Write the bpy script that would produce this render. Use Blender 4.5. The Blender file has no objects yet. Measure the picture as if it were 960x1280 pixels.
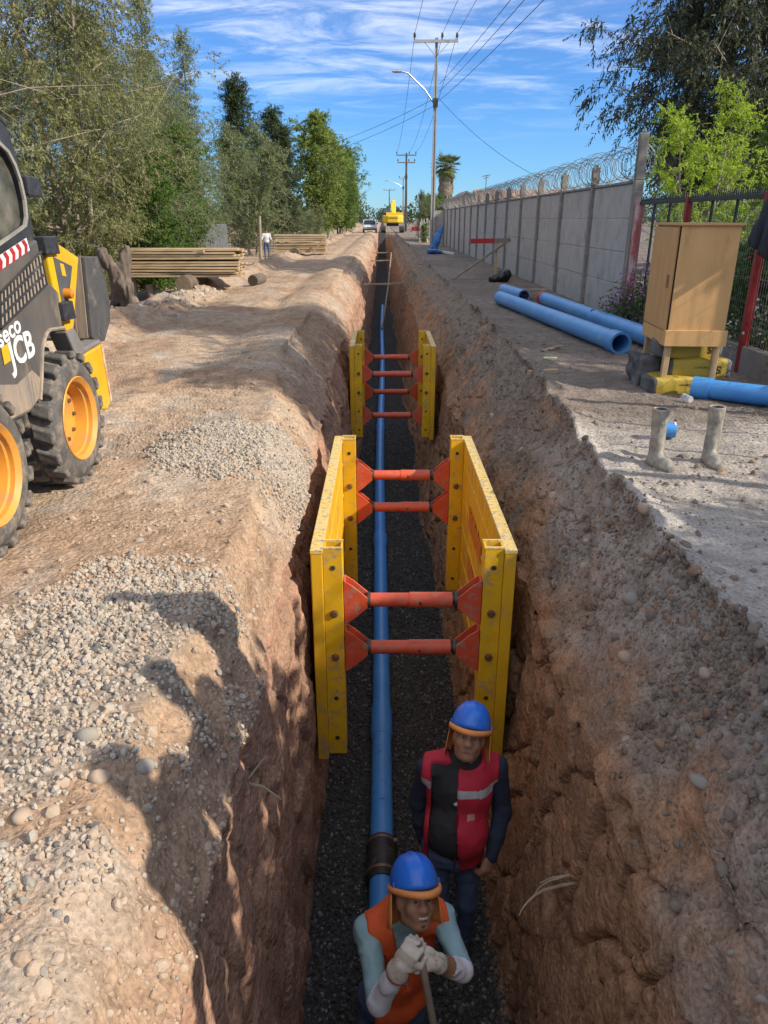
import bpy, math, random
import numpy as np
from mathutils import Vector, Matrix, Euler
R = math.radians
sc = bpy.context.scene
col = sc.collection
# ---------------------------------------------------------------- camera, sky, sun, exposure
cam_d = bpy.data.cameras.new('camera'); cam = bpy.data.objects.new('camera', cam_d); col.objects.link(cam)
cam_d.sensor_fit = 'VERTICAL'; cam_d.sensor_height = 36.0; cam_d.sensor_width = 27.0
cam_d.lens = 36.0 * 920 / 1280
cam_d.clip_start = 0.05; cam_d.clip_end = 3000
cam.location = (0, 0, 1.6)
cam.rotation_euler = (R(90 - 21.7), 0, R(-0.12))
sc.camera = cam
SUN_AZ, SUN_EL = R(108), R(34)          # clockwise from +Y
SUN_DIR = Vector((math.sin(SUN_AZ) * math.cos(SUN_EL), math.cos(SUN_AZ) * math.cos(SUN_EL), math.sin(SUN_EL)))
world = bpy.data.worlds.new('World'); sc.world = world; world.use_nodes = True
def setup_world():
    nt = world.node_tree; N = nt.nodes; L = nt.links
    N.clear()
    out = N.new('ShaderNodeOutputWorld'); bg = N.new('ShaderNodeBackground')
    sky = N.new('ShaderNodeTexSky'); sky.sky_type = 'NISHITA'; sky.sun_disc = False
    sky.sun_elevation = SUN_EL; sky.sun_rotation = SUN_AZ
    sky.air_density = 1.0; sky.dust_density = 0.05; sky.ozone_density = 5.5; sky.altitude = 200
    tc = N.new('ShaderNodeTexCoord')
    sep = N.new('ShaderNodeSeparateXYZ'); L.new(tc.outputs['Generated'], sep.inputs[0])
    zc = N.new('ShaderNodeMath'); zc.operation = 'MAXIMUM'; zc.inputs[1].default_value = 0.02; L.new(sep.outputs['Z'], zc.inputs[0])
    za = N.new('ShaderNodeMath'); za.operation = 'ADD'; za.inputs[1].default_value = 0.06; L.new(zc.outputs[0], za.inputs[0])
    dv = N.new('ShaderNodeVectorMath'); dv.operation = 'DIVIDE'
    L.new(tc.outputs['Generated'], dv.inputs[0])
    cmb = N.new('ShaderNodeCombineXYZ')
    for i in range(3): L.new(za.outputs[0], cmb.inputs[i])
    L.new(cmb.outputs[0], dv.inputs[1])
    mp = N.new('ShaderNodeMapping'); mp.inputs['Rotation'].default_value = (0, 0, R(24)); mp.inputs['Scale'].default_value = (0.5, 0.95, 0.0)
    mp.inputs['Location'].default_value = (1.7, 0.35, 0)
    L.new(dv.outputs[0], mp.inputs['Vector'])
    n1 = N.new('ShaderNodeTexNoise'); n1.inputs['Scale'].default_value = 3.0; n1.inputs['Detail'].default_value = 9; n1.inputs['Roughness'].default_value = 0.66; n1.inputs['Distortion'].default_value = 0.7
    L.new(mp.outputs[0], n1.inputs['Vector'])
    n2 = N.new('ShaderNodeTexNoise'); n2.inputs['Scale'].default_value = 0.42; n2.inputs['Detail'].default_value = 3
    L.new(mp.outputs[0], n2.inputs['Vector'])
    ad = N.new('ShaderNodeMath'); ad.operation = 'MULTIPLY_ADD'; ad.inputs[1].default_value = 0.75; L.new(n2.outputs['Fac'], ad.inputs[0]); L.new(n1.outputs['Fac'], ad.inputs[2])
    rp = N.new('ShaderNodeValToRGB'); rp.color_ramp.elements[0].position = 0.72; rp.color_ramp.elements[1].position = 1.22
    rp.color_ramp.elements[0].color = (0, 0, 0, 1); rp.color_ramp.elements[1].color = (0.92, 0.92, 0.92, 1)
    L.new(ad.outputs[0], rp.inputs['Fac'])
    el = N.new('ShaderNodeMapRange'); el.interpolation_type = 'SMOOTHSTEP'; el.inputs['From Min'].default_value = .13; el.inputs['From Max'].default_value = .55; L.new(sep.outputs['Z'], el.inputs['Value'])  # cloud veil thickened above the view to brighten the shaded ground
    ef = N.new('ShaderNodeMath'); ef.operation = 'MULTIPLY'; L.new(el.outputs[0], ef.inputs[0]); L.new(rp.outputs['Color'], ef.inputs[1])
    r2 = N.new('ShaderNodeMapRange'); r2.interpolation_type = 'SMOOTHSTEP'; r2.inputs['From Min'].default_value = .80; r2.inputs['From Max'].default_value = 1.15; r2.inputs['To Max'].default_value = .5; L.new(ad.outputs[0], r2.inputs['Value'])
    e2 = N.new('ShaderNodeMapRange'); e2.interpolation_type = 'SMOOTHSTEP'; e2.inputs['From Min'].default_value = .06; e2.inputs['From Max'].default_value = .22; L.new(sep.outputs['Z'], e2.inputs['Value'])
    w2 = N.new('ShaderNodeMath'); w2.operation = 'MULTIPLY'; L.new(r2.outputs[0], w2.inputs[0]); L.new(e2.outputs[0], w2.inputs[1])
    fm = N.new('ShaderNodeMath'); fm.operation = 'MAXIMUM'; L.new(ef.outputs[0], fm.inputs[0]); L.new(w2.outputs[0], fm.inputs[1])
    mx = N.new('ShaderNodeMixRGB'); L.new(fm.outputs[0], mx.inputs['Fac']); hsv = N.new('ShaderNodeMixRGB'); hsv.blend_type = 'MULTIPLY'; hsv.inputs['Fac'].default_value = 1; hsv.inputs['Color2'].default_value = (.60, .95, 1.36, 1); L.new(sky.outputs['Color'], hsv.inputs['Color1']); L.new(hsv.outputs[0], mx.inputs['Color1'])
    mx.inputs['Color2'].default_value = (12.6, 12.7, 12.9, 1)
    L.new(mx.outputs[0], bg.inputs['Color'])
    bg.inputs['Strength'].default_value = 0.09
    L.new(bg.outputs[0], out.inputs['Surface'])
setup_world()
sd = bpy.data.lights.new('sun', 'SUN'); sd.energy = 4.5; sd.angle = R(0.6); sd.color = (1.0, 0.91, 0.78)
sun = bpy.data.objects.new('sun', sd); col.objects.link(sun)
sun.rotation_euler = SUN_DIR.to_track_quat('Z', 'Y').to_euler(); sun.location = (30, -10, 25)
sc.view_settings.view_transform = 'Standard'; sc.view_settings.look = 'None'
sc.view_settings.exposure = 0.45; sc.view_settings.gamma = 1.0
sc.cycles.max_bounces = 6; sc.cycles.transparent_max_bounces = 8

# ---------------------------------------------------------------- helpers
def link(o, parent=None):
    col.objects.link(o)
    if parent is not None: o.parent = parent
    return o
def tag(o, label=None, cat=None, group=None, kind=None):
    if label: o['label'] = label
    if cat: o['category'] = cat
    if group: o['group'] = group
    if kind: o['kind'] = kind
    return o
def thing(name, label, cat, loc=(0, 0, 0), rz=0.0, group=None, rot=None):
    o = bpy.data.objects.new(name, None); o.empty_display_size = 0.1
    o.location = loc; o.rotation_euler = rot if rot else (0, 0, rz)
    link(o); return tag(o, label, cat, group)
def copy_tree(o, parent=None):
    c = o.copy(); link(c, parent)
    for ch in list(o.children): copy_tree(ch, c)
    return c
def mesh_obj(name, verts, faces, mats=None, parent=None, smooth=False, mat_idx=None, bevel=0, loc=None, rot=None, colors=None, auto=None):
    me = bpy.data.meshes.new(name)
    verts = np.asarray(verts, dtype=np.float32)
    if isinstance(faces, np.ndarray):
        n, k = faces.shape
        me.vertices.add(len(verts)); me.vertices.foreach_set('co', verts.ravel())
        me.loops.add(n * k); me.loops.foreach_set('vertex_index', faces.astype(np.int32).ravel())
        me.polygons.add(n); me.polygons.foreach_set('loop_start', np.arange(0, n * k, k, dtype=np.int32))
        me.polygons.foreach_set('loop_total', np.full(n, k, dtype=np.int32))
    else:
        me.from_pydata([tuple(map(float, v)) for v in verts], [], [tuple(f) for f in faces])
    if mats is None: mats = []
    if not isinstance(mats, (list, tuple)): mats = [mats]
    for m in mats: me.materials.append(m)
    if mat_idx is not None: me.polygons.foreach_set('material_index', np.asarray(mat_idx, dtype=np.int32))
    if smooth: me.polygons.foreach_set('use_smooth', np.ones(len(me.polygons), dtype=bool))
    if colors is not None:
        a = me.color_attributes.new('Col', 'FLOAT_COLOR', 'POINT')
        c4 = np.ones((len(verts), 4), dtype=np.float32); c4[:, :colors.shape[1]] = colors
        a.data.foreach_set('color', c4.ravel())
    me.update(); me.validate()
    o = bpy.data.objects.new(name, me); link(o, parent)
    if loc is not None: o.location = loc
    if rot is not None: o.rotation_euler = rot
    if bevel:
        b = o.modifiers.new('bevel', 'BEVEL'); b.width = bevel; b.segments = 2; b.limit_method = 'ANGLE'; b.angle_limit = R(40)
    return o
class MB:
    """collects shapes for ONE mesh object"""
    def __init__(s): s.v = []; s.f = []; s.mi = []; s.m = 0
    def add(s, vs, fs):
        b = len(s.v); s.v += [tuple(map(float, v)) for v in vs]
        for f in fs: s.f.append(tuple(i + b for i in f)); s.mi.append(s.m)
        return s
    def box(s, c, size, rot=None):
        x, y, z = (d / 2 for d in size); P = [Vector((a, b, d)) for a in (-x, x) for b in (-y, y) for d in (-z, z)]
        if rot is not None:
            M = Euler(rot).to_matrix() if not isinstance(rot, Matrix) else rot
            P = [M @ p for p in P]
        c = Vector(c)
        return s.add([p + c for p in P], [(0, 1, 3, 2), (4, 6, 7, 5), (0, 4, 5, 1), (2, 3, 7, 6), (0, 2, 6, 4), (1, 5, 7, 3)])
    def bar(s, p0, p1, w, h, up=(0, 0, 1)):
        p0 = Vector(p0); p1 = Vector(p1); d = (p1 - p0); L = d.length; d.normalize(); u = Vector(up)
        if abs(d.dot(u)) > .98: u = Vector((0, 1, 0))
        a = d.cross(u).normalized(); b = a.cross(d).normalized()
        M = Matrix((d, a, b)).transposed()
        return s.box((p0 + p1) / 2, (L, w, h), M)
    def tube(s, pts, r, n=8, cap=True, closed=False):
        pts = [Vector(p) for p in pts]; k = len(pts)
        rs = r if isinstance(r, (list, tuple, np.ndarray)) else [r] * k
        vs = []; prev = None
        for i, p in enumerate(pts):
            t = (pts[min(i + 1, k - 1)] - pts[max(i - 1, 0)])
            if t.length < 1e-9: t = Vector((0, 0, 1))
            t.normalize()
            if prev is None:
                u = Vector((0, 0, 1)) if abs(t.z) < .9 else Vector((1, 0, 0))
                a = t.cross(u).normalized()
            else:
                a = prev - t * prev.dot(t)
                a = a.normalized() if a.length > 1e-6 else t.orthogonal().normalized()
            prev = a; b = t.cross(a)
            for j in range(n):
                an = 2 * math.pi * j / n
                vs.append(p + (a * math.cos(an) + b * math.sin(an)) * rs[i])
        fs = [(i * n + j, i * n + (j + 1) % n, (i + 1) * n + (j + 1) % n, (i + 1) * n + j) for i in range(k - 1) for j in range(n)]
        if cap: fs += [tuple(range(n))[::-1], tuple((k - 1) * n + j for j in range(n))]
        return s.add(vs, fs)
    def lathe(s, prof, c=(0, 0, 0), axis='Z', n=24, M=None, closed=False):
        """prof: (radius, height) points"""
        vs = []; c = Vector(c)
        for r, h in prof:
            for j in range(n):
                a = 2 * math.pi * j / n; p = Vector((r * math.cos(a), r * math.sin(a), h))
                if axis == 'X': p = Vector((p.z, p.x, p.y))
                elif axis == 'Y': p = Vector((p.y, p.z, p.x))
                if M is not None: p = M @ p
                vs.append(p + c)
        k = len(prof)
        fs = [(i * n + j, i * n + (j + 1) % n, (i + 1) * n + (j + 1) % n, (i + 1) * n + j) for i in range(k - 1) for j in range(n)]
        if closed: fs += [((k - 1) * n + j, (k - 1) * n + (j + 1) % n, (j + 1) % n, j) for j in range(n)]
        else:
            if prof[0][0] > 1e-6: fs.append(tuple(range(n))[::-1])
            if prof[-1][0] > 1e-6: fs.append(tuple((k - 1) * n + j for j in range(n)))
        return s.add(vs, fs)
    def prism(s, poly, a, b, axis='X'):
        """poly in the two other axes (y,z / x,z / x,y) extruded from a to b"""
        def P(u, v, w): return (w, u, v) if axis == 'X' else ((u, w, v) if axis == 'Y' else (u, v, w))
        n = len(poly)
        vs = [P(u, v, a) for u, v in poly] + [P(u, v, b) for u, v in poly]
        fs = [tuple(range(n))[::-1], tuple(range(n, 2 * n))] + [(i, (i + 1) % n, n + (i + 1) % n, n + i) for i in range(n)]
        return s.add(vs, fs)
    def build(s, name, mats, parent=None, smooth=False, bevel=0, loc=None, rot=None):
        o = mesh_obj(name, s.v, s.f, mats, parent, smooth, s.mi if any(s.mi) else None, bevel, loc, rot)
        import bmesh
        bm = bmesh.new(); bm.from_mesh(o.data); bmesh.ops.recalc_face_normals(bm, faces=bm.faces); bm.to_mesh(o.data); bm.free()
        if smooth: set_sharp(o, 38)
        return o
def set_sharp(o, deg):
    try: o.data.set_sharp_from_angle(angle=R(deg))
    except Exception: pass
def text_mesh(name, txt, size, mat, parent, M, depth=0.002, sx=1.0, shear=0.0, bold=0.0):
    cu = bpy.data.curves.new(name, 'FONT'); cu.body = txt; cu.size = size; cu.extrude = depth; cu.offset = bold; cu.shear = shear; cu.resolution_u = 3
    t = bpy.data.objects.new(name + '_tmp', cu); col.objects.link(t)
    bpy.context.view_layer.update()
    me = bpy.data.meshes.new_from_object(t.evaluated_get(bpy.context.evaluated_depsgraph_get()))
    bpy.data.objects.remove(t); bpy.data.curves.remove(cu)
    me.transform(Matrix.Diagonal((sx, 1, 1, 1))); me.transform(M); me.name = name
    me.materials.clear(); me.materials.append(mat)
    o = bpy.data.objects.new(name, me); link(o, parent); return o

# numpy noise
def _hash(ix, iy, iz, seed):
    h = (ix.astype(np.int64) * 374761393 + iy.astype(np.int64) * 668265263 + iz.astype(np.int64) * 2147483647 + seed * 1274126177) & 0xffffffff
    h = ((h ^ (h >> 13)) * 1274126177) & 0xffffffff
    h = (h ^ (h >> 16)) & 0xffff
    return h.astype(np.float32) / 32767.5 - 1.0
def vnoise(x, y, z, seed=0):
    x = np.asarray(x, dtype=np.float32); y = np.asarray(y, dtype=np.float32) + 0 * x; z = np.asarray(z, dtype=np.float32) + 0 * x
    ix, iy, iz = np.floor(x), np.floor(y), np.floor(z); fx, fy, fz = x - ix, y - iy, z - iz
    ux, uy, uz = (f * f * f * (f * (f * 6 - 15) + 10) for f in (fx, fy, fz))
    r = 0
    for dx in (0, 1):
        for dy in (0, 1):
            for dz in (0, 1):
                w = (ux if dx else 1 - ux) * (uy if dy else 1 - uy) * (uz if dz else 1 - uz)
                r = r + w * _hash(ix + dx, iy + dy, iz + dz, seed)
    return r
def fbm(x, y, z, oct=4, gain=.5, lac=2.03, seed=0):
    a = 1.0; r = 0; tot = 0
    for i in range(oct):
        r = r + a * vnoise(x, y, z, seed + i * 17); tot += a; a *= gain; x, y, z = x * lac + 3.1, y * lac + 7.7, z * lac + 1.3
    return r / tot
def sstep(a, b, x): t = np.clip((x - a) / (b - a), 0, 1); return t * t * (3 - 2 * t)

# signed distance figures -> smooth continuous meshes (surface nets)
def cap(a, b, ra, rb=None, g=0, sq=None): return ('c', np.array(a, float), np.array(b, float), ra, ra if rb is None else rb, g, sq)
def ell(c, r, g=0, M=None): return ('e', np.array(c, float), np.array(r, float), None if M is None else np.array(M), 0, g, None)
def pdist(p, P):
    if p[0] == 'c':
        a, b = p[1], p[2]; ab = b - a; t = np.clip(((P - a) @ ab) / max(ab @ ab, 1e-9), 0, 1)
        q = P - a - t[:, None] * ab
        if p[6] is not None: q = q / np.array(p[6])
        return np.sqrt((q * q).sum(1)) - (p[3] + (p[4] - p[3]) * t)
    q = P - p[1]
    if p[3] is not None: q = q @ p[3]
    r = p[2]; k0 = np.sqrt(((q / r) ** 2).sum(1)); k1 = np.sqrt(((q / (r * r)) ** 2).sum(1))
    return k0 * (k0 - 1) / np.maximum(k1, 1e-6)
def smin(a, b, k): h = np.maximum(k - np.abs(a - b), 0) / k; return np.minimum(a, b) - h * h * k * .25
def field(prims, P, k):
    d = None
    for p in prims:
        e = pdist(p, P).astype(np.float32); d = e if d is None else smin(d, e, k)
    return d
def groups(prims, P):
    D = np.stack([pdist(p, P) for p in prims], 1); g = np.array([p[5] for p in prims]); return g[D.argmin(1)]
def surf_nets(fn, lo, hi, res):
    lo = np.array(lo, float); hi = np.array(hi, float); n = np.ceil((hi - lo) / res).astype(int) + 1
    ax = [lo[i] + np.arange(n[i]) * res for i in range(3)]
    G = np.stack(np.meshgrid(*ax, indexing='ij'), -1).reshape(-1, 3)
    V = np.empty(len(G), np.float32); C4 = 4
    nc = (n + C4 - 1) // C4 + 1
    axc = [lo[i] + (np.arange(nc[i]) * C4 + (C4 - 1) / 2) * res for i in range(3)]
    Gc = np.stack(np.meshgrid(*axc, indexing='ij'), -1).reshape(-1, 3); Vc = np.concatenate([fn(Gc[i:i + 200000]) for i in range(0, len(Gc), 200000)]).reshape(nc)
    ix = [np.arange(n[i]) // C4 for i in range(3)]; V = Vc[np.ix_(*ix)].astype(np.float32).ravel()
    band = np.where(np.abs(V) < C4 * res * 2.2)[0]
    for i in range(0, len(band), 200000): V[band[i:i + 200000]] = fn(G[band[i:i + 200000]])
    V = V.reshape(n); S = V < 0
    cs = sum(S[i:n[0] - 1 + i, j:n[1] - 1 + j, k:n[2] - 1 + k].astype(np.int8) for i in (0, 1) for j in (0, 1) for k in (0, 1))
    act = (cs > 0) & (cs < 8); idx = -np.ones(act.shape, np.int64); C = np.argwhere(act); idx[act] = np.arange(len(C))
    acc = np.zeros((len(C), 3)); cnt = np.zeros(len(C))
    for a in range(3):
        o1, o2 = [q for q in range(3) if q != a]
        for i in (0, 1):
            for j in (0, 1):
                A = C.copy(); A[:, o1] += i; A[:, o2] += j; B = A.copy(); B[:, a] += 1
                va, vb = V[tuple(A.T)], V[tuple(B.T)]; m = (va < 0) != (vb < 0)
                t = np.where(m, va / np.where(m, va - vb, 1), 0)
                p = A.astype(float); p[:, a] += t; acc[m] += p[m]; cnt[m] += 1
    verts = lo + acc / cnt[:, None] * res
    F = []
    for a in range(3):
        b, c = (a + 1) % 3, (a + 2) % 3
        sl0 = [slice(1, n[q] - 1) for q in range(3)]; sl1 = list(sl0); sl0[a] = slice(0, n[a] - 1); sl1[a] = slice(1, n[a])
        s0, s1 = S[tuple(sl0)], S[tuple(sl1)]
        E = np.argwhere(s0 != s1); off = np.array([1, 1, 1]); off[a] = 0; flip = s0[tuple(E.T)]; E = E + off
        def cid(db, dc): Q = E.copy(); Q[:, b] -= db; Q[:, c] -= dc; return idx[tuple(Q.T)]
        q = np.stack([cid(1, 1), cid(0, 1), cid(0, 0), cid(1, 0)], 1); q[~flip] = q[~flip][:, ::-1]; F.append(q)
    F = np.concatenate(F); F = F[(F >= 0).all(1)]
    return verts, F
def relax(v, f, it=1, lam=.5):
    for _ in range(it):
        s = np.zeros_like(v); n = np.zeros(len(v))
        for i in range(4):
            for j in (1, 3):
                np.add.at(s, f[:, i], v[f[:, (i + j) % 4]]); np.add.at(n, f[:, i], 1)
        v = v + lam * (s / np.maximum(n, 1)[:, None] - v)
    return v
def sdf_obj(name, prims, mats, parent, res=.012, k=.03, pad=.06, extra=None, smoothit=1, fmat=None, lo=None, hi=None):
    if lo is None:
        pts = []
        for p in prims:
            if p[0] == 'c': m = max(p[3], p[4]); pts += [p[1] - m, p[1] + m, p[2] - m, p[2] + m]
            else: m = p[2].max(); pts += [p[1] - m, p[1] + m]
        pts = np.array(pts); lo = pts.min(0) - pad; hi = pts.max(0) + pad
    fn = (lambda P: field(prims, P, k)) if extra is None else (lambda P: extra(field(prims, P, k), P))
    v, f = surf_nets(fn, lo, hi, res)
    if smoothit: v = relax(v, f, smoothit)
    cen = v[f].mean(1)
    if fmat is not None: mi = fmat(cen)
    elif isinstance(mats, (list, tuple)) and len(mats) > 1: mi = groups(prims, cen)
    else: mi = None
    return mesh_obj(name, v, f, mats, parent, True, mi)

# ---------------------------------------------------------------- materials
MATS = {}
def nodes_of(m): m.use_nodes = True; nt = m.node_tree; return nt, nt.nodes, nt.links, nt.nodes['Principled BSDF']
def mat(name, c1, c2=None, scale=8.0, rough=.7, rough2=None, metal=0.0, bump=0.0, bscale=None, stretch=(1, 1, 1), detail=4, dirt=None, dirt_amt=.5, dirt_scale=3.0, spec=.5, coat=0.0, contrast=(.35, .65), trans=0.0):
    """two colours mixed by noise, an optional dirt layer with its own blotches, and fine relief"""
    if name in MATS: return MATS[name]
    m = bpy.data.materials.new(name); nt, N, L, b = nodes_of(m); MATS[name] = m
    tc = N.new('ShaderNodeTexCoord'); mp = N.new('ShaderNodeMapping'); mp.inputs['Scale'].default_value = stretch
    L.new(tc.outputs['Object'], mp.inputs['Vector'])
    n1 = N.new('ShaderNodeTexNoise'); n1.inputs['Scale'].default_value = scale; n1.inputs['Detail'].default_value = detail; n1.inputs['Roughness'].default_value = .6
    L.new(mp.outputs[0], n1.inputs['Vector'])
    rp = N.new('ShaderNodeValToRGB'); rp.color_ramp.elements[0].position, rp.color_ramp.elements[1].position = contrast
    c2 = c2 or tuple(x * .75 for x in c1)
    rp.color_ramp.elements[0].color = (*c1, 1); rp.color_ramp.elements[1].color = (*c2, 1)
    L.new(n1.outputs['Fac'], rp.inputs['Fac']); cur = rp.outputs['Color']
    if dirt:
        n2 = N.new('ShaderNodeTexNoise'); n2.inputs['Scale'].default_value = dirt_scale; n2.inputs['Detail'].default_value = 5; n2.inputs['Roughness'].default_value = .7
        L.new(mp.outputs[0], n2.inputs['Vector'])
        r2 = N.new('ShaderNodeValToRGB'); t = .62 - .3 * dirt_amt; r2.color_ramp.elements[0].position = t; r2.color_ramp.elements[1].position = t + .16
        L.new(n2.outputs['Fac'], r2.inputs['Fac'])
        mx = N.new('ShaderNodeMixRGB'); L.new(r2.outputs['Color'], mx.inputs['Fac']); L.new(cur, mx.inputs['Color1']); mx.inputs['Color2'].default_value = (*dirt, 1); cur = mx.outputs[0]
        rr = N.new('ShaderNodeMapRange'); rr.inputs['To Min'].default_value = rough; rr.inputs['To Max'].default_value = .9; L.new(r2.outputs['Color'], rr.inputs['Value']); L.new(rr.outputs[0], b.inputs['Roughness'])
    else: b.inputs['Roughness'].default_value = rough
    L.new(cur, b.inputs['Base Color'])
    b.inputs['Metallic'].default_value = metal; b.inputs['Specular IOR Level'].default_value = spec
    if coat: b.inputs['Coat Weight'].default_value = coat; b.inputs['Coat Roughness'].default_value = .15
    if bump:
        n3 = N.new('ShaderNodeTexNoise'); n3.inputs['Scale'].default_value = bscale or scale * 4; n3.inputs['Detail'].default_value = 4
        L.new(mp.outputs[0], n3.inputs['Vector'])
        bp = N.new('ShaderNodeBump'); bp.inputs['Strength'].default_value = 1.0; bp.inputs['Distance'].default_value = bump
        L.new(n3.outputs['Fac'], bp.inputs['Height']); L.new(bp.outputs[0], b.inputs['Normal'])
    return m
def leaf_mat(name, c1, c2, trans=.35, rough=.55):
    if name in MATS: return MATS[name]
    m = bpy.data.materials.new(name); nt, N, L, b = nodes_of(m); MATS[name] = m
    g = N.new('ShaderNodeNewGeometry'); rp = N.new('ShaderNodeValToRGB')
    rp.color_ramp.elements[0].color = (*c1, 1); rp.color_ramp.elements[1].color = (*c2, 1)
    oi = N.new('ShaderNodeTexCoord'); ns = N.new('ShaderNodeTexNoise'); ns.inputs['Scale'].default_value = .9; ns.inputs['Detail'].default_value = 2; L.new(oi.outputs['Object'], ns.inputs['Vector']); cb = N.new('ShaderNodeMath'); cb.operation = 'MULTIPLY_ADD'; cb.inputs[1].default_value = .55; L.new(g.outputs['Random Per Island'], cb.inputs[0]); sb = N.new('ShaderNodeMath'); sb.operation = 'MULTIPLY_ADD'; sb.inputs[1].default_value = 1.3; sb.inputs[2].default_value = -.42; L.new(ns.outputs['Fac'], sb.inputs[0]); L.new(sb.outputs[0], cb.inputs[2]); L.new(cb.outputs[0], rp.inputs['Fac']); L.new(rp.outputs[0], b.inputs['Base Color'])
    b.inputs['Roughness'].default_value = rough; b.inputs['Specular IOR Level'].default_value = .3
    tr = N.new('ShaderNodeBsdfTranslucent'); hs = N.new('ShaderNodeHueSaturation'); hs.inputs['Value'].default_value = 1.5; hs.inputs['Hue'].default_value = .485
    L.new(rp.outputs[0], hs.inputs['Color']); L.new(hs.outputs[0], tr.inputs['Color'])
    ms = N.new('ShaderNodeMixShader'); ms.inputs[0].default_value = trans
    L.new(b.outputs[0], ms.inputs[1]); L.new(tr.outputs[0], ms.inputs[2]); L.new(ms.outputs[0], N['Material Output'].inputs['Surface'])
    return m
YEL = mat('yellow_paint', (.72, .43, .012), (.62, .35, .01), 5, .42, dirt=(.33, .24, .13), dirt_amt=.3, dirt_scale=13, bump=.0008, bscale=60)
YELEDGE = mat('chipped_yellow_paint', (.70, .46, .06), (.60, .47, .24), 22, .6, dirt=(.30, .24, .17), dirt_amt=.45, dirt_scale=26, bump=.002, bscale=60)
REDO = mat('orange_red_paint', (.58, .085, .03), (.50, .065, .028), 9, .5, dirt=(.30, .17, .12), dirt_amt=.36, dirt_scale=16, bump=.0015, bscale=50)
STEEL = mat('worn_steel', (.16, .13, .11), (.24, .16, .10), 14, .5, metal=.6, bump=.001)
DARKSTEEL = mat('dark_steel', (.05, .045, .04), (.09, .075, .06), 14, .55, metal=.5, bump=.001)
BOLT = mat('rusty_bolt', (.20, .10, .045), (.12, .07, .04), 40, .6, metal=.4)
BLACKM = mat('black_painted_metal', (.030, .032, .034), (.05, .05, .05), 6, .45, dirt=(.17, .15, .12), dirt_amt=.15, dirt_scale=6, bump=.0006)
DUSTY = mat('dusty_black_panel', (.075, .070, .066), (.12, .105, .09), 5, .6, stretch=(1, 1.2, .5), dirt=(.30, .23, .165), dirt_amt=.25, dirt_scale=2.6, bump=.0006)
DUSTLOW = mat('mud_splashed_panel', (.30, .24, .18), (.17, .15, .13), 7, .85, stretch=(1, 2.5, .5), dirt=(.36, .27, .19), dirt_amt=.5, dirt_scale=5)
RUBBER = mat('tyre_rubber', (.07, .066, .062), (.115, .105, .094), 12, .85, dirt=(.23, .19, .145), dirt_amt=.48, dirt_scale=9, bump=.003, bscale=45)
RIM = mat('orange_rim_paint', (.66, .30, .035), (.55, .25, .05), 8, .5, dirt=(.40, .22, .10), dirt_amt=.18, dirt_scale=8)
WHITE = mat('white_paint', (.78, .78, .76), (.70, .70, .68), 10, .5)
REDP = mat('red_paint', (.45, .025, .02), (.34, .02, .02), 10, .5, dirt=(.3, .12, .09), dirt_amt=.15)
BLUEP = mat('blue_pvc', (.05, .24, .60), (.07, .29, .64), 4, .38, dirt=(.30, .33, .36), dirt_amt=.06, dirt_scale=5)
LBLUE = mat('pale_blue_pvc', (.07, .25, .54), (.10, .31, .60), 3, .36, dirt=(.36, .38, .38), dirt_amt=.12, dirt_scale=4)
WOOD = mat('pale_pine', (.52, .37, .20), (.40, .27, .14), 6, .7, stretch=(1, 1, 1), bump=.001)
WOODX = mat('sawn_pine_lengthwise', (.56, .43, .26), (.40, .28, .15), 5, .75, stretch=(.5, 9, 9), dirt=(.33, .25, .17), dirt_amt=.3, dirt_scale=5, bump=.002, bscale=20)
WOODG = mat('weathered_timber', (.27, .22, .16), (.19, .15, .11), 8, .85, bump=.003)
BARK = mat('bark', (.17, .13, .095), (.10, .078, .06), 9, .9, stretch=(1, 1, .3), bump=.012, bscale=22)
BARKL = mat('pale_bark', (.34, .29, .22), (.22, .18, .13), 6, .9, stretch=(1, 1, .35), bump=.008, bscale=22)
CONC = mat('grey_concrete', (.46, .435, .40), (.39, .37, .335), 3, .9, dirt=(.31, .295, .27), dirt_amt=.32, dirt_scale=2.2, bump=.003, bscale=30)
CONCP = mat('weathered_concrete_post', (.27, .25, .22), (.21, .19, .165), 6, .9, dirt=(.42, .36, .28), dirt_amt=.2, dirt_scale=8, bump=.004, bscale=30)
GALV = mat('galvanised_steel', (.42, .43, .43), (.34, .34, .34), 20, .4, metal=.85)
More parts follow.
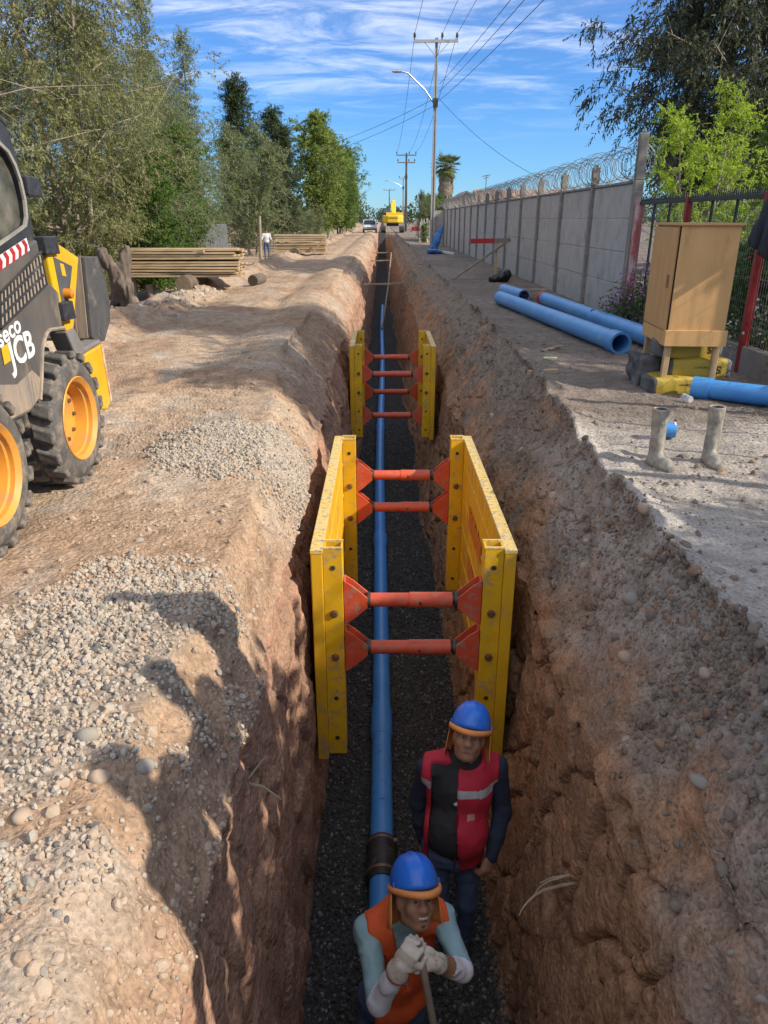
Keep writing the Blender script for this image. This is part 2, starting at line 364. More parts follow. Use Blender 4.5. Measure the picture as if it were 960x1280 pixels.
# ---------------------------------------------------------------- ground with the trench
FLOOR = -2.67
def build_ground():
    ys = list(np.arange(-8, -1.0, .5)) + list(np.arange(-1.0, 3.2, .017))
    y = 3.2
    while y < 130: ys.append(y); y += max(.017, (.0046 if 4.5 < y < 10 else .0062 if y < 30 else .012) * y)
    while y < 1500: ys.append(y); y += .12 * y
    ys = np.array(ys)
    # profile stations: (x, z) keyed along y
    ky = [-8, 1.0, 4.0, 6.5, 9.0, 13, 20, 40, 95, 1500]
    Lc = [-.95, -.80, -.80, -.95, -1.25, -1.25, -1.2, -1.15, -1.1, -1.1]     # left crest begins
    Lz = [-.10, -.10, -.16, -.14, -.20, -.16, -.14, -.12, -.1, -.1]
    Lm = [-.55, -.53, -.58, -.60, -.72, -.72, -.72, -.72, -.72, -.72]      # left wall begins
    Lmz = [-.36, -.36, -.42, -.40, -.55, -.50, -.50, -.5, -.5, -.5]
    Lw = [-.50] * 4 + [-.52, -.56, -.56, -.56, -.56, -.56]                      # wall at mid depth
    Lf = [-.47, -.47, -.47, -.47, -.47, -.47, -.47, -.48, -.48, -.48]
    Rf = [.70, .70, .70, .70, .66, .62, .58, .46, .46, .46]
    Rw = [.80, .80, .91, .91, .84, .96, .72, .66, .66, .66]                       # right wall at mid depth
    Rm = [.96, .96, .99, 1.0, .96, 1.04, .86, .85, .85, .85]                      # top of the vertical cut
    Rmz = [-.75, -.75, -.75, -.75, -.85, -.85, -.8, -.8, -.8, -.8]
    Rs = [1.18, 1.18, 1.22, 1.27, 1.3, 1.36, 1.2, 1.2, 1.2, 1.2]
    Rsz = [-.36, -.36, -.36, -.36, -.4, -.35, -.3, -.3, -.3, -.3]
    Rc = [1.45, 1.45, 1.5, 1.58, 1.7, 1.75, 1.7, 1.7, 1.7, 1.7]
    I = lambda k: np.interp(ys, ky, k)
    wob = .05 * np.sin(ys * .9 + 1) * np.clip(ys - 8, 0, 1) + .04 * np.sin(ys * 2.3) * np.clip(ys - 8, 0, 1)
    segs = []
    nl = 190; tl = np.linspace(0, 1, nl, endpoint=False)
    one = np.ones_like(ys)
    xl = []
    # left flat: dense near the crest, sparse far out
    dist = np.concatenate([np.array([900, 500, 260, 130, 70, 46, 34, 27, 22]), np.linspace(18, 6, 62, endpoint=False), np.linspace(6, 0, 190, endpoint=False)])
    X = [I(Lc)[:, None] - dist[None, :]]; Z = [np.zeros((len(ys), len(dist)))]; T = [np.full(len(dist), 0)]
    def seg(a, az, b, bz, n, typ, curve=0.0):
        t = np.linspace(0, 1, n, endpoint=False)[None, :]
        X.append(a[:, None] * (1 - t) + b[:, None] * t); Z.append(az[:, None] * (1 - t) + bz[:, None] * t + curve * np.sin(math.pi * t)); T.append(np.full(n, typ))
    z0 = 0 * one; fl = FLOOR * one
    seg(I(Lc), z0, I(Lm) * .45 + I(Lc) * .55, I(Lz), 16, 1)
    seg(I(Lm) * .45 + I(Lc) * .55, I(Lz), I(Lm), I(Lmz), 18, 1)
    seg(I(Lm), I(Lmz), I(Lw), I(Lmz) - .5, 22, 2)
    seg(I(Lw), I(Lmz) - .5, I(Lf), fl, 48, 2)
    seg(I(Lf), fl, I(Rf), fl, 36, 3)
    seg(I(Rf), fl, I(Rw), fl * .5 + I(Rmz) * .5, 40, 4)
    seg(I(Rw), fl * .5 + I(Rmz) * .5, I(Rm), I(Rmz), 40, 4)
    seg(I(Rm), I(Rmz), I(Rs), I(Rsz), 34, 5)
    seg(I(Rs), I(Rsz), I(Rc), z0, 34, 5)
    dist2 = np.concatenate([np.linspace(0, 5, 130, endpoint=False), np.linspace(5, 14, 30, endpoint=False), np.array([14, 17, 21, 27, 36, 50, 80, 140, 280, 520, 900])])
    X.append(I(Rc)[:, None] + dist2[None, :]); Z.append(np.zeros((len(ys), len(dist2)))); T.append(np.full(len(dist2), 6))
    X = np.concatenate(X, 1); Z = np.concatenate(Z, 1); T = np.concatenate(T); Y = ys[:, None] + 0 * X
    depthf = (sstep(-.15, .35, ys) * (1 - sstep(93, 96, ys)))[:, None]
    inside = np.isin(T, (1, 2, 3, 4, 5))[None, :]
    X = X + wob[:, None] * inside * .7
    Z = Z * depthf
    # ------- displacement
    near = np.clip(1.4 - ys / 60, .25, 1)[:, None]
    n_big = fbm(X * .55, Y * .55, Z, 3, seed=3); n_mid = fbm(X * 2.3, Y * 2.3, Z * 2.3, 4, seed=5); n_fin = fbm(X * 9, Y * 9, Z * 9, 4, .6, seed=9)
    tex = fbm(X * 26, Y * 26, Z * 26, 3, .6, seed=21)
    rid = 1 - np.abs(fbm(X * 3.1, Y * 1.6, Z * 1.1, 4, seed=31)) * 2.2
    lf, sh, lw, flo, rw, rs, rf = (T[None, :] == i for i in range(7))
    dz = np.zeros_like(X); dx = np.zeros_like(X)
    edge = np.clip((I(Lc)[:, None] - X) / .5, 0, 1) * lf
    dz += lf * (n_big * .045 + n_mid * .028 + n_fin * .014 + tex * .007) * np.clip((60 - np.abs(X)) / 60, 0, 1)
    # road shoulder spoil, verge ridge and ditch on the left, further from the machine
    far = sstep(6.5, 10, ys)[:, None]
    dz += lf * far * (.10 * np.exp(-((X + 1.5) / .55) ** 2) * (1 + n_big) + .16 * np.exp(-((X + 4.35) / .45) ** 2) * (.8 + 1.2 * n_mid + n_big))
    dz -= lf * far * .55 * sstep(4.7, 5.6, -X) * (1 - .0 * X)
    dz -= lf * far * .05 * (np.exp(-((X + 2.2 + .06 * n_big) / .22) ** 2) + np.exp(-((X + 3.7) / .25) ** 2)) * (ys[:, None] > 6)
    # tyre cleat marks leading away from the wheels
    ctr = -1.95 + .09 * (Y - 4.8) + .02 * np.sin(Y * 2); m = np.exp(-((X - ctr - .05) / .28) ** 4) * sstep(4.7, 5.3, Y) * (1 - sstep(8.6, 9.6, Y))
    dz += lf * m * (.026 * np.sin((Y + (X - ctr) * .35) * 2 * math.pi / .19) - .02)
    ctr2 = ctr - .42; m = np.exp(-((X - ctr2) / .2) ** 4) * sstep(5.2, 5.8, Y) * (1 - sstep(7.6, 8.6, Y))
    dz += lf * m * (.024 * np.sin((Y - (X - ctr2) * .4) * 2 * math.pi / .19) - .015)
    # a gouged step across the track beyond the bucket
    gouge = np.exp(-((Y - 7.95 - .2 * n_mid - .1 * (X + 2.6)) / .18) ** 2) * sstep(-3.4, -3.0, X) * (1 - sstep(-2.3, -2.0, X)); dz -= lf * gouge * .16
    # gravel heaps on the left
    heapA = np.exp(-(((X + 1.15) / .62) ** 2 + ((Y - 5.35) / .55) ** 2)); heapB = np.exp(-(((X + 1.12) / .42) ** 2 + ((Y - 2.35) / .75) ** 2))
    dz += (lf | sh) * (heapA * .05 + heapB * .06)
    # shoulders and walls
    clod = np.maximum(n_mid, -.1) * .05 + n_fin * .03 + tex * .012
    dz += sh * clod * depthf * .9
    dx += lw * (-np.maximum(rid - .45, 0) * .06 * (Z > -1.3) - np.abs(n_mid) * .028 - n_fin * .018 - tex * .006) * depthf * np.clip((-Z) * 2.5, .35, 1)
    dx += sh * (n_mid * .05 + n_fin * .015) * depthf
    # right wall: slabby clay with vertical splits, then the loose crumbly slope
    slab = vnoise(X * 0 + np.floor(Y * 3.6 + 1.5 * vnoise(Y * 2, Z * 3, 0 * X, 4)) * 7.3, np.floor(Z * 2.2 + 1.2 * vnoise(Y * 3, Z * 2, 0 * X, 8)) * 3.1, 0 * X, 44)
    # cracked clay blocks: cellular pattern stretched down the face
    def cells(u, v, seed):
        iu, iv = np.floor(u), np.floor(v); d1 = np.full(u.shape, 9., np.float32); d2 = d1.copy(); cid = np.zeros_like(d1)
        for a in (-1, 0, 1):
            for b in (-1, 0, 1):
                cu, cv = iu + a, iv + b; pu = cu + .5 + .46 * _hash(cu, cv, cu * 0, seed); pv = cv + .5 + .46 * _hash(cu, cv, cu * 0, seed + 7); d = np.hypot(u - pu, v - pv); h = _hash(cu, cv, cu * 0, seed + 13)
                n1 = d < d1; d2 = np.where(n1, d1, np.minimum(d2, d)); cid = np.where(n1, h, cid); d1 = np.where(n1, d, d1)
        return d1, d2 - d1, cid
    wy = Y + .14 * n_mid + .05 * n_fin; wz = Z + .12 * fbm(X * 3, Y * 3, Z * 3, 3, seed=61)
    _, e1, id1 = cells((wy * 2.6 + wz * .9).astype(np.float32), (wz * 1.25 - wy * .3).astype(np.float32), 5); _, e2, id2 = cells((wy * 7 + wz * 2).astype(np.float32), (wz * 3.4).astype(np.float32), 9)
    crack = np.exp(-(e1 / .048) ** 2) * sstep(-.3, .1, n_big + .4 * n_mid + .1); crack2 = np.exp(-(e2 / .06) ** 2) * sstep(.05, .3, n_mid)
    nearm = (ys[:, None] < 16)
    dx += rw * (np.abs(n_mid) * .022 + id1 * .018 + id2 * .008 + slab * .012 + n_fin * .014 + tex * .005 + np.maximum(rid - .6, 0) * .025 + nearm * (crack * .125 + crack2 * .04)) * depthf
    dz -= rs * nearm * (crack * .05 - id2 * .012 - id1 * .02) * depthf
    dx += lw * (id1 * .028 - crack * .035 * nearm - id2 * .008) * depthf * np.clip((-Z) * 2.5, .35, 1)
    crk = np.abs(fbm(Y * 1.9 + .4 * Z, Z * .8 - Y * .5, X * 1.3, 4, seed=71)); crk = np.exp(-(crk / .016) ** 2)
    dx += (rw | rs) * crk * .045 * depthf * (ys[:, None] < 12)
    rslo = (n_big * .03 + n_mid * .045 + np.maximum(n_fin, -.2) * .035 + tex * .016)
    dz += rs * rslo * depthf * .85; dx += rs * (n_mid * .05 + np.maximum(rid - .5, 0) * .09) * depthf
    dz += rf * (n_big * .03 + n_mid * .02 + n_fin * .010 + tex * .005) * np.clip((60 - np.abs(X)) / 60, 0, 1)
    dz += rf * (.05 + .09 * n_mid + .04 * n_fin) * np.exp(-np.clip(X - I(Rc)[:, None], 0, 9) / .16)
    dz += rf * .05 * sstep(3.1, 4.6, X) * 0
    dz += flo * (n_mid * .03 + n_fin * .015)
    dz *= 1.0
    X = X + dx; Z = Z + dz
    # ------- colours (soil kinds)
    shp = X.shape; c = np.zeros(shp + (3,), np.float32)
    def mixc(a, b, t): return np.array(a, np.float32) * (1 - t[..., None]) + np.array(b, np.float32) * t[..., None]
    patch = sstep(-.25, .35, fbm(X * .9, Y * .9, Z, 4, seed=91)); spk = sstep(.05, .5, fbm(X * 14, Y * 14, Z * 14, 3, seed=95)); str_ = sstep(-.2, .4, fbm(X * 3, Y * 3, Z * 7, 4, seed=99))
    left = mixc((.36, .24, .155), (.43, .315, .215), patch); left = left * (1 - .28 * spk[..., None])
    greyer = sstep(.05, .45, fbm(X * 2.1, Y * 2.1, Z, 3, seed=12))[..., None]; left = left * (1 - .6 * greyer) + np.array((.40, .345, .28)) * .6 * greyer
    sand = mixc((.43, .39, .345), (.36, .32, .275), patch); rfar = mixc((.25, .205, .17), (.20, .165, .135), patch)
    tn = (1 - sstep(5.1, 6.5, Y + .8 * n_big))[..., None]
    right = (sand * tn + rfar * (1 - tn)) * (1 - .22 * spk[..., None])
    clay = mixc((.37, .215, .125), (.28, .165, .10), str_) * (1 - .12 * spk[..., None])
    lclay = mixc((.40, .235, .16), (.33, .205, .14), str_) * (1 - .15 * spk[..., None])
    slope = mixc((.25, .20, .155), (.32, .205, .13), sstep(.05, .5, fbm(X * 1.6, Y * 1.6, Z * 1.2, 4, seed=55))) * (1 - .35 * spk[..., None])
    slope = slope * (1 - .55 * tn) + sand * .5 * tn * .9 + 0
    stone = mixc((.05, .049, .047), (.075, .072, .068), spk)
    hv = np.clip((-Z - .1) / .5, 0, 1)[..., None]
    for mk, cc in ((lf, left), (sh, left * (1 - .6 * hv) + lclay * .6 * hv), (lw, lclay), (flo, stone), (rw, clay), (rs, slope), (rf, right)): c += mk[..., None] * cc
    if True:   # blend the clay into the loose slope
        tb = sstep(-.15, .45, (Z - I(Rmz)[:, None]) + .7 * n_mid - .1)[..., None]; m = (rw | rs)[..., None]
        c = np.where(m, clay * (1 - tb) + slope * tb, c)
    for heap, s0 in ((heapA, .25), (heapB, .3)):
        t = ((lf | sh) * sstep(s0, s0 + .3, heap + .25 * n_fin + .15 * n_mid))[..., None] * .75; c = c * (1 - t) + np.array((.27, .235, .195)) * t
    nr, nc = shp; ii = np.arange(nr * nc).reshape(nr, nc)
    F = np.stack([ii[:-1, :-1], ii[:-1, 1:], ii[1:, 1:], ii[1:, :-1]], -1).reshape(-1, 4)
    V = np.stack([X, Y, Z], -1).reshape(-1, 3)
    # soil material
    m = bpy.data.materials.new('soil'); nt, N, L, b = nodes_of(m)
    at = N.new('ShaderNodeAttribute'); at.attribute_name = 'Col'
    tc = N.new('ShaderNodeTexCoord')
    n1 = N.new('ShaderNodeTexNoise'); n1.inputs['Scale'].default_value = 55; n1.inputs['Detail'].default_value = 4; n1.inputs['Roughness'].default_value = .55; L.new(tc.outputs['Object'], n1.inputs['Vector'])
    n2 = N.new('ShaderNodeTexNoise'); n2.inputs['Scale'].default_value = 7; n2.inputs['Detail'].default_value = 3; L.new(tc.outputs['Object'], n2.inputs['Vector'])
    vo = N.new('ShaderNodeTexVoronoi'); vo.inputs['Scale'].default_value = 30; L.new(tc.outputs['Object'], vo.inputs['Vector'])
    hs = N.new('ShaderNodeHueSaturation'); L.new(at.outputs['Color'], hs.inputs['Color'])
    mr = N.new('ShaderNodeMapRange'); mr.inputs['From Min'].default_value = .25; mr.inputs['From Max'].default_value = .75; mr.inputs['To Min'].default_value = .62; mr.inputs['To Max'].default_value = 1.3
    L.new(n1.outputs['Fac'], mr.inputs['Value'])
    mr2 = N.new('ShaderNodeMapRange'); mr2.inputs['From Min'].default_value = .3; mr2.inputs['From Max'].default_value = .7; mr2.inputs['To Min'].default_value = .82; mr2.inputs['To Max'].default_value = 1.16
    L.new(n2.outputs['Fac'], mr2.inputs['Value'])
    mu = N.new('ShaderNodeMath'); mu.operation = 'MULTIPLY'; L.new(mr.outputs[0], mu.inputs[0]); L.new(mr2.outputs[0], mu.inputs[1]); L.new(mu.outputs[0], hs.inputs['Value'])
    L.new(hs.outputs[0], b.inputs['Base Color']); b.inputs['Roughness'].default_value = .95; b.inputs['Specular IOR Level'].default_value = .15
    ad = N.new('ShaderNodeMath'); ad.operation = 'MULTIPLY_ADD'; ad.inputs[1].default_value = -.7; L.new(vo.outputs['Distance'], ad.inputs[0]); L.new(n1.outputs['Fac'], ad.inputs[2])
    bp = N.new('ShaderNodeBump'); bp.inputs['Distance'].default_value = .014; bp.inputs['Strength'].default_value = .9; L.new(ad.outputs[0], bp.inputs['Height']); L.new(bp.outputs[0], b.inputs['Normal'])
    o = mesh_obj('ground', V, F, m, None, True, colors=c.reshape(-1, 3)); tag(o, kind='structure')
    return o, X, Y, Z, T, dict(heapA=heapA, heapB=heapB, n_mid=n_mid, n_fin=n_fin)
ground, GX, GY, GZ, GT, GM = build_ground()
_gy = GY[:, 0]
def gz(x, y):
    i = int(np.clip(np.searchsorted(_gy, y), 1, len(_gy) - 1)); return float(np.interp(x, GX[i], GZ[i]))

# ---------------------------------------------------------------- stones and gravel
def ico(sub, seed, squash=(1, .8, .6), rough=.25):
    import bmesh
    bm = bmesh.new(); bmesh.ops.create_icosphere(bm, subdivisions=sub, radius=.5); rnd = random.Random(seed)
    v = np.array([x.co for x in bm.verts]); f = np.array([[q.index for q in p.verts] for p in bm.faces]); bm.free()
    s = rnd.random() * 40; v = v * (1 + rough * fbm(v[:, 0] * 2.2 + s, v[:, 1] * 2.2, v[:, 2] * 2.2, 2, seed=seed))[:, None] * np.array(squash)
    for _ in range(3):   # chip flat faces
        d = np.array([rnd.gauss(0, 1) for _ in range(3)]); d /= np.linalg.norm(d); lim = .33; h = v @ d; v = v - np.maximum(h - lim, 0)[:, None] * d
    return v, f
STONE_COL = {}
def stone_collection(protos, mats):
    key = (id(protos), tuple(m.name for m in mats))
    if key in STONE_COL: return STONE_COL[key]
    c = bpy.data.collections.new('stone_kinds_%d' % len(STONE_COL)); k = 0
    for m in mats:
        for v, f in protos:
            me = bpy.data.meshes.new('stone_kind'); me.from_pydata([tuple(map(float, q)) for q in v], [], [tuple(map(int, q)) for q in f]); me.materials.append(m)
            o = bpy.data.objects.new('kind_%02d_%04d' % (len(STONE_COL), k), me); c.objects.link(o); k += 1
    STONE_COL[key] = c; return c
def scatter_mesh(name, pos, nor, size, protos, mats, midx, sink=.25):
    """one object whose points carry small stones through geometry nodes"""
    rng = np.random.default_rng(len(pos)); n = len(pos); c = stone_collection(protos, mats)
    me = bpy.data.meshes.new(name); P = (pos + nor * (size * (.5 - sink) * .6)[:, None]).astype(np.float32); me.vertices.add(n); me.vertices.foreach_set('co', P.ravel())
    a = me.attributes.new('size', 'FLOAT', 'POINT'); a.data.foreach_set('value', size.astype(np.float32))
    a = me.attributes.new('turn', 'FLOAT_VECTOR', 'POINT'); a.data.foreach_set('vector', rng.uniform(0, 6.28, n * 3).astype(np.float32))
    a = me.attributes.new('pick', 'INT', 'POINT'); a.data.foreach_set('value', (midx * len(protos) + rng.integers(0, len(protos), n)).astype(np.int32))
    o = bpy.data.objects.new(name, me); link(o)
    ng = bpy.data.node_groups.new(name + '_nodes', 'GeometryNodeTree'); ng.interface.new_socket('Geometry', in_out='INPUT', socket_type='NodeSocketGeometry'); ng.interface.new_socket('Geometry', in_out='OUTPUT', socket_type='NodeSocketGeometry')
    N = ng.nodes; L = ng.links; gi = N.new('NodeGroupInput'); go = N.new('NodeGroupOutput'); ip = N.new('GeometryNodeInstanceOnPoints'); ci = N.new('GeometryNodeCollectionInfo')
    ci.inputs['Collection'].default_value = c; ci.inputs['Separate Children'].default_value = True; ci.inputs['Reset Children'].default_value = True
    def attr(nm, t): q = N.new('GeometryNodeInputNamedAttribute'); q.data_type = t; q.inputs['Name'].default_value = nm; return next(x for x in q.outputs if x.enabled and x.name == 'Attribute')
    er = N.new('FunctionNodeEulerToRotation'); L.new(attr('turn', 'FLOAT_VECTOR'), er.inputs[0]); L.new(er.outputs[0], ip.inputs['Rotation']); L.new(attr('size', 'FLOAT'), ip.inputs['Scale']); L.new(attr('pick', 'INT'), ip.inputs['Instance Index'])
    ip.inputs['Pick Instance'].default_value = True; L.new(gi.outputs[0], ip.inputs['Points']); L.new(ci.outputs[0], ip.inputs['Instance']); L.new(ip.outputs[0], go.inputs[0])
    m = o.modifiers.new('scatter', 'NODES'); m.node_group = ng; return o
STONE_M = [mat('stone_pale', (.44, .38, .305), (.36, .305, .24), 30, .9), mat('stone_grey', (.31, .275, .225), (.25, .22, .18), 30, .9), mat('stone_tan', (.42, .315, .22), (.35, .26, .185), 30, .9), mat('stone_dark', (.13, .125, .12), (.10, .097, .09), 30, .85)]
STONE_D = [mat('dimmed_stone_dark', (.055, .054, .052), (.04, .039, .038), 30, .7), mat('dimmed_stone_mid', (.10, .097, .092), (.075, .073, .07), 30, .7), mat('dimmed_stone_pale', (.22, .21, .2), (.17, .165, .155), 30, .75)]  # dark gravel, darkened further to stand in for the dim trench light
P0 = [ico(1, i, (1, .85, .65)) for i in range(5)]
P1 = [ico(2, 20 + i, (1, .85, .6), .3) for i in range(4)]
# vertex normals of the sheet, for seating the stones
def sheet_points(mask_w, n, seed):
    rng = np.random.default_rng(seed)
    A = np.stack([GX, GY, GZ], -1); du = A[:-1, 1:] - A[:-1, :-1]; dv = A[1:, :-1] - A[:-1, :-1]; cr = np.cross(du, dv); ar = np.linalg.norm(cr, axis=-1)
    w = (mask_w[:-1, :-1] * ar).ravel(); w = w / w.sum(); s = rng.choice(len(w), n, p=w); i, j = np.unravel_index(s, ar.shape)
    a = rng.random((n, 1)); b = rng.random((n, 1)); p = A[i, j] + du[i, j] * a + dv[i, j] * b; nr = cr[i, j] / np.maximum(ar[i, j], 1e-9)[:, None]
    return p, nr, rng
TT = GT[None, :] + 0 * GX.astype(int)
def scatter_all():
    onl = (TT <= 1); onr = (TT >= 5)
    # pale gravel spilled on the left bank
    w = onl * (GM['heapB'] > .10) * np.clip(sstep(.1, .75, GM['heapB'] * .8 + .55 * GM['n_mid'] + .3 * GM['n_fin']) + .02 * np.exp(-((GX + 1.2) / .9) ** 2) * (GY < 4) * (GY > .8), 0, 1)
    p, nr, rng = sheet_points(w, 6200, 1); sz = np.clip(rng.lognormal(math.log(.0185), .36, len(p)), .007, .05)
    tag(scatter_mesh('gravel', p, nr, sz, P0, STONE_M, rng.choice(4, len(p), p=[.50, .22, .25, .03])), 'pale crushed gravel spilled on the near left bank', 'gravel', kind='stuff')
    w = onl * (GM['heapA'] > .10) * np.clip(sstep(.1, .7, GM['heapA'] * .8 + .5 * GM['n_mid'] + .3 * GM['n_fin']), 0, 1) + (TT == 1) * .6 * np.exp(-((GY - 5.4) / .55) ** 2)
    p, nr, rng = sheet_points(w, 14000, 2); sz = np.clip(rng.lognormal(math.log(.022), .32, len(p)), .009, .05)
    tag(scatter_mesh('gravel', p, nr, sz, P0, STONE_M, rng.choice(4, len(p), p=[.52, .27, .16, .05])), 'grey crushed gravel running down to the front trench shield', 'gravel', kind='stuff')
    # pebbles and crumbs lying about
    w = onl * (np.abs(GX) < 6) * (GY < 14) * (GY > .5) * (1.2 / np.maximum(GY, 2.6) ** 1.2) * (.4 + np.maximum(GM['n_mid'], 0) * 3) + (TT == 1) * .3 * (GY < 14) / np.maximum(GY, 1)
    p, nr, rng = sheet_points(w, 5000, 3); sz = np.clip(rng.lognormal(math.log(.014), .5, len(p)), .006, .07)
    tag(scatter_mesh('loose_pebbles', p, nr, sz, P1, STONE_M, rng.choice(4, len(p), p=[.08, .22, .66, .04]), .55), 'loose pebbles strewn over the dirt track on the left', 'pebbles', kind='stuff')
    w = ((TT == 5) * np.clip(1 + (GZ + .25) * 2.2, .12, 1) + (TT == 6) * .13 * (GX < 3.5)) * (GY < 13) * (GY > .5) / np.maximum(GY, 1.3) * (.35 + np.maximum(GM['n_mid'], 0) * 3)
    p, nr, rng = sheet_points(w, 16000, 4); sz = np.clip(rng.lognormal(math.log(.014), .6, len(p)), .005, .08)
    CL = [mat('soil_clod', (.21, .17, .135), (.165, .135, .105), 30, .95), mat('soil_clod_brown', (.28, .18, .12), (.22, .15, .1), 30, .95), STONE_M[1], STONE_M[0]]
    tag(scatter_mesh('soil_crumbs', p, nr, sz, P1, CL, rng.choice(4, len(p), p=[.62, .32, .05, .01]), .5), 'crumbled soil and pebbles on the right trench slope', 'soil', kind='stuff')
    # clods of the track's own earth
    w = onl * (np.abs(GX) < 6) * (GY < 16) * (GY > .5) / np.maximum(GY, 2.6) * (.15 + np.maximum(GM['n_mid'], 0) * 3) * (GM['heapB'] < .4) + (TT == 1) * .5 * (GY < 16) / np.maximum(GY, 1)
    p, nr, rng = sheet_points(w, 13000, 14); sz = np.clip(rng.lognormal(math.log(.013), .55, len(p)), .005, .055)
    CT = [mat('track_clod', (.39, .275, .19), (.32, .225, .15), 30, .95), mat('track_clod_pale', (.44, .34, .25), (.37, .285, .205), 30, .95)]
    tag(scatter_mesh('earth_clods', p, nr, sz, P1, CT, rng.choice(2, len(p)), .5), 'crumbled earth lying on the dirt track on the left', 'soil', kind='stuff')
    w = (TT == 0) * np.exp(-((GX + 4.2) / .4) ** 2) * (GY > 12.5) * (GY < 19)
    p, nr, rng = sheet_points(w, 160, 15); sz = np.clip(rng.lognormal(math.log(.06), .5, len(p)), .02, .2)
    tag(scatter_mesh('rubble', p, nr, sz, P1, STONE_M[:3], rng.choice(3, len(p), p=[.5, .3, .2]), .3), 'pale rubble along the verge below the near timber stack', 'rubble', kind='stuff')
    # bedding gravel in the trench
    w = (TT == 3) * (GY > .3) * (GY < 16) / np.maximum(GY, 2.) ** 1.1
    p, nr, rng = sheet_points(w, 26000, 5); sz = np.clip(rng.lognormal(math.log(.024), .3, len(p)), .01, .05)
    tag(scatter_mesh('bedding_gravel', p, nr, sz, P0, STONE_D, rng.choice(3, len(p), p=[.55, .33, .12]), .2), 'dark bedding gravel on the trench floor', 'gravel', kind='stuff')
    # stones large enough to pick out one by one
    rng = np.random.default_rng(8); pr = [mesh_obj('stone', v, f, STONE_M[2 if i % 2 else 1], None, True) for i, (v, f) in enumerate(P1)]
    me = [o.data for o in pr]
    for o in pr: bpy.data.objects.remove(o)
    spots = [(-.95, 1.95, .10), (-.86, 1.78, .09), (-.77, 1.9, .075), (-1.02, 1.62, .07), (-1.25, 1.5, .08), (-.8, 1.55, .06), (-1.1, 1.35, .06), (-2.05, 3.25, .085), (-1.95, 3.38, .06), (-1.5, 3.0, .05), (-1.3, 3.6, .06), (-1.0, 4.0, .05), (-2.2, 5.2, .06), (-1.9, 6.0, .06), (-1.3, 7.4, .08), (-1.5, 8.2, .07), (-1.7, 9.2, .09), (-1.2, 4.6, .05),
             (1.33, 3.45, .15), (1.2, 3.1, .11), (1.62, 3.2, .09), (1.35, 2.6, .08), (1.2, 2.2, .09), (1.1, 2.7, .07), (1.3, 1.9, .06), (1.5, 3.9, .12), (1.45, 4.4, .09), (1.25, 4.1, .08), (2.0, 3.1, .05), (1.8, 4.2, .06), (1.16, 3.6, .06), (1.28, 5.2, .09), (1.42, 5.9, .07), (1.3, 6.6, .09)]
    for i, (x, y, s) in enumerate(spots):
        o = bpy.data.objects.new('stone', me[i % 4]); link(o, ground); o.location = (x, y, gz(x, y) - s * .06); o.scale = (s, s, s); o.rotation_euler = tuple(rng.uniform(0, 6.28, 3) * np.array((.15, .15, 1)))
scatter_all()
# ---------------------------------------------------------------- trench shields
def plate_mat():
    """yellow shield plate with scratches and two faded red stencilled lines"""
    m = bpy.data.materials.new('scratched_yellow_plate'); nt, N, L, b = nodes_of(m)
    tc = N.new('ShaderNodeTexCoord'); mp = N.new('ShaderNodeMapping'); mp.inputs['Scale'].default_value = (1, 2.2, .6); L.new(tc.outputs['Object'], mp.inputs['Vector'])
    n1 = N.new('ShaderNodeTexNoise'); n1.inputs['Scale'].default_value = 4; n1.inputs['Detail'].default_value = 9; n1.inputs['Roughness'].default_value = .65; L.new(mp.outputs[0], n1.inputs['Vector'])
    rp = N.new('ShaderNodeValToRGB'); e = rp.color_ramp.elements
    e[0].position = .36; e[0].color = (.72, .42, .012, 1); e[1].position = .55; e[1].color = (.64, .36, .015, 1)
    x = e.new(.64); x.color = (.40, .27, .10, 1); x = e.new(.74); x.color = (.33, .25, .15, 1)
    L.new(n1.outputs['Fac'], rp.inputs['Fac']); L.new(rp.outputs[0], b.inputs['Base Color']); b.inputs['Roughness'].default_value = .5
    return m
PLATE = plate_mat(); REDSTENCIL = mat('faded_red_stencil', (.52, .10, .03), (.60, .28, .03), 16, .6, stretch=(1, 4, 1), contrast=(.42, .62))
